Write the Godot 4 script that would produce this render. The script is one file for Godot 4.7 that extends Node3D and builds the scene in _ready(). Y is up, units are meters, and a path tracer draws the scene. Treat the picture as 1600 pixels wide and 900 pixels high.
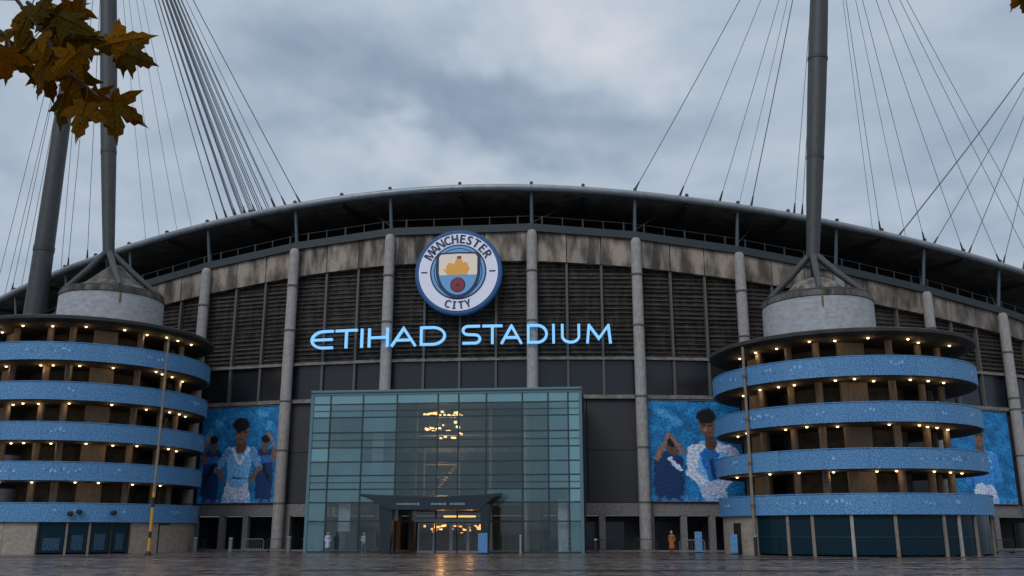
extends Node3D
# A big stadium front on a dark, overcast afternoon: world axes follow the stadium, x to the right along its front, z out towards the plaza.

const R := 110.0          # plan radius of the facade
const CZ := -117.0        # centre of that radius
const COLS := [7.0, 17.0, 27.0, 37.0, 46.5, 55.5, 65.0, 75.0]
const YAW := 0.1047198    # how far the view is turned from the stadium's axis

var rng := RandomNumberGenerator.new()
var taken := {}
var M := {}

# ------------------------------------------------------------------ geometry collector
class Geo:
	var v := PackedVector3Array()
	var n := PackedVector3Array()
	var t := PackedVector2Array()
	func tri(a: Vector3, b: Vector3, c: Vector3, na: Vector3, nb: Vector3, nc: Vector3) -> void:
		if (c - a).cross(b - a).dot(na + nb + nc) < 0.0:
			v.append_array([a, c, b]); n.append_array([na, nc, nb]); t.append_array([Vector2.ZERO, Vector2.ZERO, Vector2.ZERO])
		else:
			v.append_array([a, b, c]); n.append_array([na, nb, nc]); t.append_array([Vector2.ZERO, Vector2.ZERO, Vector2.ZERO])
	func quad(a: Vector3, b: Vector3, c: Vector3, d: Vector3, nn: Vector3) -> void:
		tri(a, b, c, nn, nn, nn); tri(a, c, d, nn, nn, nn)
	func flat(a: Vector3, b: Vector3, c: Vector3, d: Vector3, inside: Vector3) -> void:
		var nn := (b - a).cross(d - a)
		if nn.length() < 1e-9:
			nn = (c - b).cross(d - b)
		nn = nn.normalized()
		if nn.dot((a + b + c + d) / 4.0 - inside) < 0.0:
			nn = -nn
		quad(a, b, c, d, nn)
	# p: four bottom corners in order round, then the four top corners
	func hexa(p: Array) -> void:
		var m := Vector3.ZERO
		for q in p:
			m += q / 8.0
		flat(p[0], p[1], p[2], p[3], m); flat(p[4], p[5], p[6], p[7], m)
		for i in 4:
			var j := (i + 1) % 4
			flat(p[i], p[j], p[j + 4], p[i + 4], m)
	func box(c: Vector3, s: Vector3, b := Basis()) -> void:
		var p := []
		for y in [-0.5, 0.5]:
			for q in [[-0.5, -0.5], [0.5, -0.5], [0.5, 0.5], [-0.5, 0.5]]:
				p.append(c + b * Vector3(q[0] * s.x, y * s.y, q[1] * s.z))
		hexa(p)
	# a box whose edges are chamfered by e
	func soft_box(c: Vector3, s: Vector3, e: float, b := Basis()) -> void:
		var h := s / 2.0
		var ring := [Vector2(-h.x + e, -h.z), Vector2(h.x - e, -h.z), Vector2(h.x, -h.z + e), Vector2(h.x, h.z - e), Vector2(h.x - e, h.z), Vector2(-h.x + e, h.z), Vector2(-h.x, h.z - e), Vector2(-h.x, -h.z + e)]
		var rows := []
		for lv in [[-h.y, e], [-h.y + e, 0.0], [h.y - e, 0.0], [h.y, e]]:
			var row := []
			for q in ring:
				var k: Vector2 = q
				k = Vector2(k.x - signf(k.x) * minf(lv[1], absf(k.x)) * 0.9, k.y - signf(k.y) * minf(lv[1], absf(k.y)) * 0.9)
				row.append(c + b * Vector3(k.x, lv[0], k.y))
			rows.append(row)
		for r in 3:
			for i in 8:
				var j := (i + 1) % 8
				flat(rows[r][i], rows[r][j], rows[r + 1][j], rows[r + 1][i], c)
		for r in [0, 3]:
			var mid := Vector3.ZERO
			for q in rows[r]:
				mid += q / 8.0
			for i in 8:
				flat(mid, rows[r][i], rows[r][(i + 1) % 8], rows[r][(i + 1) % 8], c)
	func tube(pts: Array, rad: Array, sides := 10, caps := true) -> void:
		var rings := []
		var nor := []
		var ref := Vector3.RIGHT
		for i in pts.size():
			var d: Vector3 = (pts[mini(i + 1, pts.size() - 1)] - pts[maxi(i - 1, 0)]).normalized()
			if absf(d.dot(ref)) > 0.95:
				ref = Vector3.UP if absf(d.y) < 0.9 else Vector3.BACK
			var a := (ref - d * ref.dot(d)).normalized()
			var b := d.cross(a)
			ref = a
			var row := []
			var nr := []
			for k in sides:
				var w := TAU * k / sides
				var o := a * cos(w) + b * sin(w)
				row.append(pts[i] + o * rad[i]); nr.append(o)
			rings.append(row); nor.append(nr)
		for i in pts.size() - 1:
			for k in sides:
				var l := (k + 1) % sides
				tri(rings[i][k], rings[i][l], rings[i + 1][l], nor[i][k], nor[i][l], nor[i][l])
				tri(rings[i][k], rings[i + 1][l], rings[i + 1][k], nor[i][k], nor[i][l], nor[i][k])
		if caps:
			for e in [0, pts.size() - 1]:
				var out: Vector3 = (pts[e] - pts[1 if e == 0 else e - 1]).normalized()
				for k in sides:
					tri(pts[e], rings[e][k], rings[e][(k + 1) % sides], out, out, out)
	# profile of (radius, height) turned about the vertical through c, from angle a0 to a1 (0 looks along +z)
	func lathe(c: Vector3, prof: Array, a0: float, a1: float, steps: int) -> void:
		for s in steps:
			var u := a0 + (a1 - a0) * s / steps
			var w := a0 + (a1 - a0) * (s + 1) / steps
			for i in prof.size() - 1:
				var p: Vector2 = prof[i]
				var q: Vector2 = prof[i + 1]
				var e := (q - p).normalized()
				var n2 := Vector2(e.y, -e.x)     # profile runs upwards on the outside
				var nu := Vector3(sin(u) * n2.x, n2.y, cos(u) * n2.x)
				var nw := Vector3(sin(w) * n2.x, n2.y, cos(w) * n2.x)
				var a := c + Vector3(sin(u) * p.x, p.y, cos(u) * p.x)
				var b := c + Vector3(sin(w) * p.x, p.y, cos(w) * p.x)
				var cc := c + Vector3(sin(w) * q.x, q.y, cos(w) * q.x)
				var d := c + Vector3(sin(u) * q.x, q.y, cos(u) * q.x)
				if p.x > 1e-6:
					tri(a, b, cc, nu, nw, nw)
				if q.x > 1e-6:
					tri(a, cc, d, nu, nw, nu)
	# a curved block between two radii
	func arc(c: Vector3, r0: float, r1: float, y0: float, y1: float, a0: float, a1: float, steps: int) -> void:
		lathe(c, [Vector2(r0, y0), Vector2(r1, y0), Vector2(r1, y1), Vector2(r0, y1), Vector2(r0, y0)], a0, a1, steps)
		for a in [a0, a1]:
			var d := Vector3(sin(a), 0, cos(a))
			var side := Vector3(cos(a), 0, -sin(a)) * (1.0 if a == a1 else -1.0)
			quad(c + d * r0 + Vector3.UP * y0, c + d * r1 + Vector3.UP * y0, c + d * r1 + Vector3.UP * y1, c + d * r0 + Vector3.UP * y1, side)
	# a flat outline in x and y pushed from z0 to z1
	func slab(poly: PackedVector2Array, z0: float, z1: float) -> void:
		var idx := Geometry2D.triangulate_polygon(poly)
		for i in range(0, idx.size(), 3):
			var a := poly[idx[i]]
			var b := poly[idx[i + 1]]
			var c := poly[idx[i + 2]]
			tri(Vector3(a.x, a.y, z1), Vector3(b.x, b.y, z1), Vector3(c.x, c.y, z1), Vector3.BACK, Vector3.BACK, Vector3.BACK)
			tri(Vector3(a.x, a.y, z0), Vector3(b.x, b.y, z0), Vector3(c.x, c.y, z0), Vector3.FORWARD, Vector3.FORWARD, Vector3.FORWARD)
		var turn := -1.0 if Geometry2D.is_polygon_clockwise(poly) else 1.0
		for i in poly.size():
			var a := poly[i]
			var b := poly[(i + 1) % poly.size()]
			if a.distance_to(b) < 1e-6:
				continue
			var e := (b - a).normalized() * turn
			quad(Vector3(a.x, a.y, z0), Vector3(b.x, b.y, z0), Vector3(b.x, b.y, z1), Vector3(a.x, a.y, z1), Vector3(e.y, -e.x, 0))
	func mesh() -> ArrayMesh:
		var arr := []
		arr.resize(Mesh.ARRAY_MAX)
		arr[Mesh.ARRAY_VERTEX] = v
		arr[Mesh.ARRAY_NORMAL] = n
		arr[Mesh.ARRAY_TEX_UV] = t
		var m := ArrayMesh.new()
		m.add_surface_from_arrays(Mesh.PRIMITIVE_TRIANGLES, arr)
		return m

# ------------------------------------------------------------------ naming
func numbered(called: String) -> String:
	var k: int = taken.get(called, -1) + 1
	taken[called] = k
	return called if k == 0 else "%s_%03d" % [called, k]

func thing(called: String, label: String, category: String, at := Vector3.ZERO, turn := 0.0, group := "") -> Node3D:
	var o := Node3D.new()
	o.name = numbered(called)
	add_child(o)
	o.position = at
	o.rotation.y = turn
	o.set_meta("label", label)
	o.set_meta("category", category)
	if group:
		o.set_meta("group", group)
	return o

func part(parent: Node3D, called: String, what, material: Material) -> MeshInstance3D:
	var o := MeshInstance3D.new()
	o.name = called
	o.mesh = what.mesh() if what is Geo else what
	o.material_override = material
	parent.add_child(o, true)
	return o

func structure(called: String, what, material: Material) -> MeshInstance3D:
	var o := part(self, called, what, material)
	o.set_meta("kind", "structure")
	return o

# ------------------------------------------------------------------ materials
func lin(r: float, g: float, b: float, a := 1.0) -> Color:
	var c := Color(r, g, b).linear_to_srgb()
	c.a = a
	return c

func speckle(freq: float, lo: float, hi: float, sd: int, oct := 5, size := 512) -> NoiseTexture2D:
	var f := FastNoiseLite.new()
	f.noise_type = FastNoiseLite.TYPE_SIMPLEX_SMOOTH
	f.seed = sd
	f.frequency = freq
	f.fractal_octaves = oct
	f.fractal_gain = 0.6
	var ramp := Gradient.new()
	ramp.set_color(0, Color(lo, lo, lo))
	ramp.set_color(1, Color(hi, hi, hi))
	ramp.set_offset(0, 0.2)
	ramp.set_offset(1, 0.8)
	var t := NoiseTexture2D.new()
	t.width = size
	t.height = size
	t.seamless = true
	t.noise = f
	t.color_ramp = ramp
	return t

func mat(key: String, c: Color, rough: float, tex: Texture2D = null, scale := Vector3.ONE, metal := 0.0) -> StandardMaterial3D:
	var m := StandardMaterial3D.new()
	m.albedo_color = c
	m.roughness = rough
	m.metallic = metal
	if tex:
		m.albedo_texture = tex
		m.uv1_triplanar = true
		m.uv1_world_triplanar = true
		m.uv1_scale = scale
	M[key] = m
	return m

func glass(key: String, c: Color, alpha: float, rough := 0.04) -> StandardMaterial3D:
	var m := StandardMaterial3D.new()
	c.a = alpha
	m.albedo_color = c
	m.transparency = BaseMaterial3D.TRANSPARENCY_ALPHA
	m.roughness = rough
	m.metallic_specular = 0.6
	M[key] = m
	return m

func glow(key: String, c: Color, e: float, base := Color(0.8, 0.8, 0.8)) -> StandardMaterial3D:
	var m := StandardMaterial3D.new()
	m.albedo_color = base
	m.emission_enabled = true
	m.emission = c
	m.emission_energy_multiplier = e
	M[key] = m
	return m

func materials() -> void:
	var fine := speckle(0.02, 0.84, 1.0, 3)
	var coarse := speckle(0.008, 0.68, 1.0, 8, 6)
	var grit := speckle(0.06, 0.75, 1.0, 12, 4)
	var streak := speckle(0.007, 0.42, 1.06, 21, 6)
	mat("band", lin(0.38, 0.305, 0.24), 0.9, streak, Vector3(0.13, 0.05, 0.13))
	mat("band_dark", lin(0.32, 0.265, 0.22), 0.9, streak, Vector3(0.16, 0.04, 0.16))
	mat("column", lin(0.41, 0.38, 0.355), 0.85, fine, Vector3(0.3, 0.12, 0.3))
	mat("collar", lin(0.16, 0.155, 0.15), 0.8, grit, Vector3(0.4, 0.4, 0.4))
	mat("slat", lin(0.090, 0.070, 0.055), 0.8, coarse, Vector3(0.12, 0.5, 0.12))
	mat("louvre_back", lin(0.060, 0.047, 0.037), 0.95, streak, Vector3(0.35, 0.08, 0.35))
	mat("mullion", lin(0.13, 0.12, 0.11), 0.7, grit, Vector3(0.4, 0.2, 0.4))
	mat("rail", lin(0.30, 0.275, 0.25), 0.8, coarse, Vector3(0.2, 0.4, 0.2))
	mat("dark_pane", lin(0.016, 0.018, 0.022), 0.25)
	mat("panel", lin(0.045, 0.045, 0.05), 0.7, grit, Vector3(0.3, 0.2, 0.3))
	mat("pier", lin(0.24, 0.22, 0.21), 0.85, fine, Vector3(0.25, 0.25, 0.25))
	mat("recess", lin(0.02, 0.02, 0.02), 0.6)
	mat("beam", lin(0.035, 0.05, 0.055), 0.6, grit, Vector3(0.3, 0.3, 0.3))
	mat("soffit", lin(0.20, 0.20, 0.20), 0.8, coarse, Vector3(0.1, 0.1, 0.1))
	mat("fascia", lin(0.30, 0.33, 0.36), 0.4, fine, Vector3(0.1, 0.1, 0.1), 0.3)
	mat("strut", lin(0.09, 0.12, 0.135), 0.6)
	mat("mast", lin(0.060, 0.061, 0.064), 0.55, fine, Vector3(0.2, 0.08, 0.2))
	mat("mast_dark", lin(0.05, 0.052, 0.055), 0.6, fine, Vector3(0.3, 0.3, 0.3))
	mat("cable", lin(0.15, 0.165, 0.185), 0.5)
	mat("blue", lin(0.135, 0.38, 0.72), 0.6, speckle(0.045, 0.60, 1.04, 31, 5), Vector3(0.30, 0.30, 0.30))
	mat("blue_pale", lin(0.15, 0.40, 0.73), 0.6, speckle(0.045, 0.62, 1.04, 33, 5), Vector3(0.26, 0.26, 0.26))
	mat("dim_print", lin(0.03, 0.16, 0.30), 0.6, speckle(0.03, 0.05, 1.0, 61, 4), Vector3(0.5, 0.5, 0.5))
	mat("faded", lin(0.24, 0.45, 0.72), 0.7)
	mat("mark_dark", lin(0.07, 0.20, 0.40), 0.7)
	mat("drum", lin(0.46, 0.46, 0.475), 0.85, fine, Vector3(0.12, 0.2, 0.12))
	mat("drum_cap", lin(0.17, 0.155, 0.13), 0.9, streak, Vector3(0.25, 0.1, 0.25))
	mat("dome", lin(0.34, 0.30, 0.27), 0.9, streak, Vector3(0.3, 0.3, 0.3))
	mat("rust", lin(0.24, 0.13, 0.06), 0.9, grit, Vector3(0.6, 0.3, 0.6))
	mat("disc", lin(0.075, 0.075, 0.07), 0.85, coarse, Vector3(0.12, 0.3, 0.12))
	mat("slab", lin(0.085, 0.08, 0.065), 0.85, coarse, Vector3(0.15, 0.15, 0.15))
	mat("core", lin(0.13, 0.118, 0.10), 0.9, coarse, Vector3(0.15, 0.15, 0.15))
	mat("tan", lin(0.26, 0.215, 0.17), 0.85, fine, Vector3(0.3, 0.15, 0.3))
	mat("ground_wall", lin(0.38, 0.315, 0.255), 0.9, fine, Vector3(0.2, 0.2, 0.2))
	mat("shop_glass", lin(0.006, 0.022, 0.034), 0.12)
	M.shop_glass.metallic_specular = 0.25
	mat("teal_frame", lin(0.012, 0.028, 0.034), 0.5)
	mat("edge_frame", lin(0.085, 0.17, 0.20), 0.45)
	mat("canopy", lin(0.009, 0.020, 0.032), 0.35)
	mat("steel", lin(0.30, 0.34, 0.37), 0.4, null, Vector3.ONE, 0.3)
	mat("dull_steel", lin(0.16, 0.19, 0.22), 0.5)
	mat("interior", lin(0.13, 0.15, 0.155), 0.9, coarse, Vector3(0.2, 0.2, 0.2))
	mat("blind", lin(0.42, 0.55, 0.60), 0.9, fine, Vector3(0.3, 0.3, 0.3))
	mat("black", lin(0.012, 0.012, 0.013), 0.6)
	mat("white", lin(0.62, 0.64, 0.68), 0.6)
	mat("bark", lin(0.05, 0.038, 0.028), 0.95, grit, Vector3(2, 0.7, 2))
	glass("pane_a", lin(0.10, 0.23, 0.25), 0.36)
	glass("pane_b", lin(0.15, 0.30, 0.325), 0.36)
	glass("pane_c", lin(0.035, 0.125, 0.145), 0.20)
	glass("pane_d", lin(0.24, 0.46, 0.50), 0.45)
	glass("pane_low", lin(0.02, 0.075, 0.075), 0.17)
	glass("door_pane", lin(0.03, 0.05, 0.055), 0.25)
	for k in ["pane_b", "pane_d"]:
		M[k].metallic = 0.35
		M[k].roughness = 0.03
		M[k].metallic_specular = 0.8
	glow("bulb", Color(1.0, 0.86, 0.66), 3.6)
	glow("letters", lin(0.16, 0.42, 0.78), 0.95, lin(0.2, 0.45, 0.75))
	glow("lobby", Color(1.0, 0.66, 0.34), 2.4)
	glow("pendant", Color(1.0, 0.78, 0.45), 2.6)

# ------------------------------------------------------------------ the stadium's curve
func onfront(x: float, y: float, off := 0.0) -> Vector3:
	var a := asin(clampf(x / R, -1.0, 1.0))
	return Vector3((R + off) * sin(a), y, CZ + (R + off) * cos(a))

func colx(i: int) -> float:       # ..., -2 is the second column to the left, 1 the first to the right
	return signf(i) * COLS[absi(i) - 1]

func band_top(x: float) -> float:
	return 30.3 - 0.16 * (sqrt(400.0 + x * x) - 20.0)

func band_low(x: float) -> float:
	return band_top(x) - 3.1 + 0.018 * absf(x)

func roof_y(x: float) -> float:
	return 34.35 - 0.14 * (sqrt(484.0 + x * x) - 22.0)

# a block in the bay from column a to column b: u along the chord (0..1), o outwards; heights may differ at the two ends
func bay(g: Geo, xa: float, xb: float, u0: float, u1: float, ya: float, yb: float, ta: float, tb: float, o0: float, o1: float) -> void:
	var p := []
	for k in 2:
		for q in [[u0, o0], [u1, o0], [u1, o1], [u0, o1]]:
			var A := onfront(xa, 0, q[1])
			var B := onfront(xb, 0, q[1])
			var f: float = (q[0] - u0) / (u1 - u0)
			var c := A.lerp(B, q[0])
			c.y = lerpf(ya, yb, f) if k == 0 else lerpf(ta, tb, f)
			p.append(c)
	g.hexa(p)

func bays() -> Array:
	var out := []
	var idx := [-7, -6, -5, -4, -3, -2, -1, 1, 2, 3, 4, 5, 6, 7]
	for i in idx.size() - 1:
		out.append([colx(idx[i]), colx(idx[i + 1])])
	return out

func stadium() -> void:
	var st := thing("stadium", "huge curved stadium front with concrete band, grey columns, dark louvres and overhanging roof", "stadium")
	for b in bays():
		var xa: float = b[0]
		var xb: float = b[1]
		var middle := absf(xa + xb) < 0.1
		var far := minf(absf(xa), absf(xb))
		# concrete band in three panels
		for k in 3:
			var g := Geo.new()
			var u0 := k / 3.0 + 0.004
			var u1 := (k + 1) / 3.0 - 0.004
			var l0 := lerpf(xa, xb, u0)
			var l1 := lerpf(xa, xb, u1)
			bay(g, xa, xb, u0, u1, band_low(l0), band_low(l1), band_top(l0), band_top(l1), -0.5 + rng.randf_range(0, 0.03), 0.06 + rng.randf_range(0, 0.05))
			part(st, "band_panel", g, M.band if far < 40.0 and rng.randf() < 0.8 else M.band_dark)
		# ring beam on top of the band
		var gb := Geo.new()
		bay(gb, xa, xb, 0.0, 1.0, band_top(xa), band_top(xb), band_top(xa) + 0.75, band_top(xb) + 0.75, -0.9, 0.35)
		part(st, "ring_beam", gb, M.beam)
		var gr := Geo.new()
		var A := onfront(xa, band_top(xa) + 1.75, -0.35)
		var B := onfront(xb, band_top(xb) + 1.75, -0.35)
		gr.tube([A, B], [0.045, 0.045], 6)
		part(st, "hand_rail", gr, M.beam)
		for k in 5:
			var q := A.lerp(B, (k + 0.5) / 5.0)
			var gp := Geo.new()
			gp.box(q + Vector3.DOWN * 0.48, Vector3(0.16 if k % 2 == 0 else 0.09, 1.1, 0.12), Basis(Vector3.UP, asin(q.x / R)))
			part(st, "rail_post", gp, M.beam)
		# louvres: dark backing, mullions, slats
		var gl := Geo.new()
		bay(gl, xa, xb, 0.0, 1.0, 17.7, 17.7, band_low(xa), band_low(xb), -0.75, -0.55)
		part(st, "louvre_backing", gl, M.louvre_back)
		var cuts := [0.333, 0.667] if not middle else [0.25, 0.5, 0.75]
		for u in cuts:
			var gm := Geo.new()
			var hw := 0.11 / (xb - xa)
			var yl := band_low(lerpf(xa, xb, u))
			bay(gm, xa, xb, u - hw, u + hw, 14.1, 14.1, yl, yl, -0.5, -0.08)
			part(st, "mullion", gm, M.mullion)
		var y := 18.2
		while y < maxf(band_low(xa), band_low(xb)) - 0.25:
			# the slat stops where the band comes down in front of it
			var u0 := 0.0
			var u1 := 1.0
			if band_low(xa) < y + 0.2:
				u0 = clampf(inverse_lerp(band_low(xa), band_low(xb), y + 0.2), 0.0, 0.98)
			if band_low(xb) < y + 0.2:
				u1 = clampf(inverse_lerp(band_low(xa), band_low(xb), y + 0.2), 0.02, 1.0)
			if u1 - u0 > 0.05:
				var gs := Geo.new()
				var hh := rng.randf_range(0.035, 0.085)
				bay(gs, xa, xb, u0, u1, y - hh, y - hh, y + hh, y + hh, -0.54, -0.42 + rng.randf_range(-0.05, 0.05))
				part(st, "louvre_slat", gs, M.slat)
			y += 0.43
		# rail, row of dark windows, lintel
		var gx := Geo.new()
		bay(gx, xa, xb, 0.0, 1.0, 17.45, 17.45, 17.72, 17.72, -0.5, 0.02)
		part(st, "rail", gx, M.rail)
		var edges := [0.0] + cuts + [1.0]
		for k in edges.size() - 1:
			var gw := Geo.new()
			bay(gw, xa, xb, edges[k] + 0.012, edges[k + 1] - 0.012, 14.15, 14.15, 17.44, 17.44, -0.5, -0.4 + rng.randf_range(0, 0.03))
			part(st, "window_pane", gw, M.dark_pane)
		var gt := Geo.new()
		bay(gt, xa, xb, 0.0, 1.0, 13.75, 13.75, 14.1, 14.1, -0.6, 0.05)
		part(st, "lintel", gt, M.rail)
		# lower wall in four panels, ledge
		for k in 2:
			for r in 2:
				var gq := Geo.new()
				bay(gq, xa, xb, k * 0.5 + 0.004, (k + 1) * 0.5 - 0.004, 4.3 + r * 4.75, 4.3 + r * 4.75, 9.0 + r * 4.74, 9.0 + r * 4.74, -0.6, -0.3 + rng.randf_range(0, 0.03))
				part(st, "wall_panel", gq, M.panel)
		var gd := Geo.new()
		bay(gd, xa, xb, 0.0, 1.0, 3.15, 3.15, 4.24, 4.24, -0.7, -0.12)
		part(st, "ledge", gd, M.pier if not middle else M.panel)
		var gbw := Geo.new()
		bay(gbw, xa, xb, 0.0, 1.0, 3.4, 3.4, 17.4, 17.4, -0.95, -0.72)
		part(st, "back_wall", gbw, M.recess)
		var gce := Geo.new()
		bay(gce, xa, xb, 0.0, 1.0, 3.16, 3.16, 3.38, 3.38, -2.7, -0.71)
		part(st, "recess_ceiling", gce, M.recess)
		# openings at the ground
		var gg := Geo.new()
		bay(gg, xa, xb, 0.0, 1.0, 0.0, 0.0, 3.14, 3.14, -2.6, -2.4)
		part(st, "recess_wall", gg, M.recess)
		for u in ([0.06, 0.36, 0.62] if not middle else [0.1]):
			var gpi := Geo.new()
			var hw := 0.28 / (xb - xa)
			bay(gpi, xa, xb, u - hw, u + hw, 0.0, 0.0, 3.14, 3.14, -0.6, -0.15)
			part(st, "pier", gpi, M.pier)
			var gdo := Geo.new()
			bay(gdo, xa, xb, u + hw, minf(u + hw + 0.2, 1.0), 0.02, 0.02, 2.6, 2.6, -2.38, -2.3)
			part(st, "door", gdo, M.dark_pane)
	# columns with collars, roof struts over them
	for i in [-7, -6, -5, -4, -3, -2, -1, 1, 2, 3, 4, 5, 6, 7]:
		var x := colx(i)
		var top := band_top(x) + 0.05
		var c := onfront(x, 0, 0.42)
		var g := Geo.new()
		g.lathe(c, [Vector2(0.56, 0), Vector2(0.54, 14), Vector2(0.50, top - 0.5), Vector2(0.44, top - 0.2), Vector2(0.3, top - 0.03), Vector2(0, top)], -PI, PI, 18)
		var col := part(st, "column", g, M.column)
		for h in [top - 4.0 + rng.randf_range(-0.3, 0.3), top - 8.6 + rng.randf_range(-0.5, 0.5), 13.9, 9.2, 4.3]:
			var gc := Geo.new()
			gc.lathe(c, [Vector2(0.5, h - 0.1), Vector2(0.60, h - 0.07), Vector2(0.60, h + 0.07), Vector2(0.5, h + 0.1)], -PI, PI, 18)
			part(col, "collar", gc, M.collar)
		var gs := Geo.new()
		gs.tube([onfront(x, band_top(x) + 0.5, 0.05), onfront(x, roof_y(x) - 0.3, 0.75)], [0.19, 0.15], 8)
		part(st, "roof_strut", gs, M.strut)
		# slanting brace behind it
		var gz := Geo.new()
		var s := signf(x)
		gz.tube([onfront(x, band_top(x) + 1.0, -0.2), onfront(x + 3.4 * s, roof_y(x + 3.4 * s) + 0.1, -4.0)], [0.07, 0.07], 6)
		part(st, "roof_brace", gz, M.strut)
	# roof: one panel with its edge per bay half
	var xs := []
	for b in bays():
		xs.append(b[0]); xs.append((b[0] + b[1]) / 2.0)
	xs.append(65.0)
	xs.append(75.0)
	xs.append(86.0)
	xs.push_front(-75.0)
	xs.push_front(-86.0)
	for k in xs.size() - 1:
		var x0: float = xs[k]
		var x1: float = xs[k + 1]
		var g := Geo.new()
		var sub := 3
		for q in sub:
			var u := lerpf(x0, x1, float(q) / sub)
			var w := lerpf(x0, x1, float(q + 1) / sub)
			var p := []
			for t in [[0.0], [0.4]]:
				for e in [[u, 1.1], [w, 1.1], [w, -34.0], [u, -34.0]]:
					p.append(onfront(e[0], roof_y(e[0]) - 0.25 + t[0] + (1.1 - e[1]) * 0.045, e[1]))
			g.hexa(p)
		part(st, "roof_panel", g, M.soffit)
		var gf := Geo.new()
		var pts := []
		var rad := []
		for q in 5:
			var u := lerpf(x0, x1, q / 4.0)
			pts.append(onfront(u, roof_y(u) + 0.05, 1.15)); rad.append(0.36)
		gf.tube(pts, rad, 12, false)
		part(st, "roof_edge", gf, M.fascia)
		var gk := Geo.new()
		var at := onfront(x0, roof_y(x0) + 0.5, 1.0)
		gk.soft_box(at, Vector3(0.3, 0.5, 0.35), 0.06, Basis(Vector3.UP, asin(x0 / R)))
		part(st, "cable_clamp", gk, M.mast_dark)
		if k % 2 == 1:
			var gq := Geo.new()
			gq.hexa([onfront(x0 - 0.12, roof_y(x0) - 0.55, 0.9), onfront(x0 + 0.12, roof_y(x0) - 0.55, 0.9), onfront(x0 + 0.12, roof_y(x0) - 0.3, -20), onfront(x0 - 0.12, roof_y(x0) - 0.3, -20), onfront(x0 - 0.12, roof_y(x0) - 0.2, 0.9), onfront(x0 + 0.12, roof_y(x0) - 0.2, 0.9), onfront(x0 + 0.12, roof_y(x0) + 0.6, -20), onfront(x0 - 0.12, roof_y(x0) + 0.6, -20)])
			part(st, "roof_beam", gq, M.beam)
	# the back of the upper stand closes the gap under the roof
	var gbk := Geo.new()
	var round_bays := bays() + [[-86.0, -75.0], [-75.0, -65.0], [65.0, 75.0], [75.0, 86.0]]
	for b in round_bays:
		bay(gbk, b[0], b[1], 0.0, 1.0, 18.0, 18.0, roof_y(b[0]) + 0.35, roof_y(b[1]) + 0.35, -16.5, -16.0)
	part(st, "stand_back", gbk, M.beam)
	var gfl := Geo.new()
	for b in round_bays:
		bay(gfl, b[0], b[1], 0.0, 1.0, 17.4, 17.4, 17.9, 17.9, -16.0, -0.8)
	part(st, "concourse_floor", gfl, M.beam)

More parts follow.
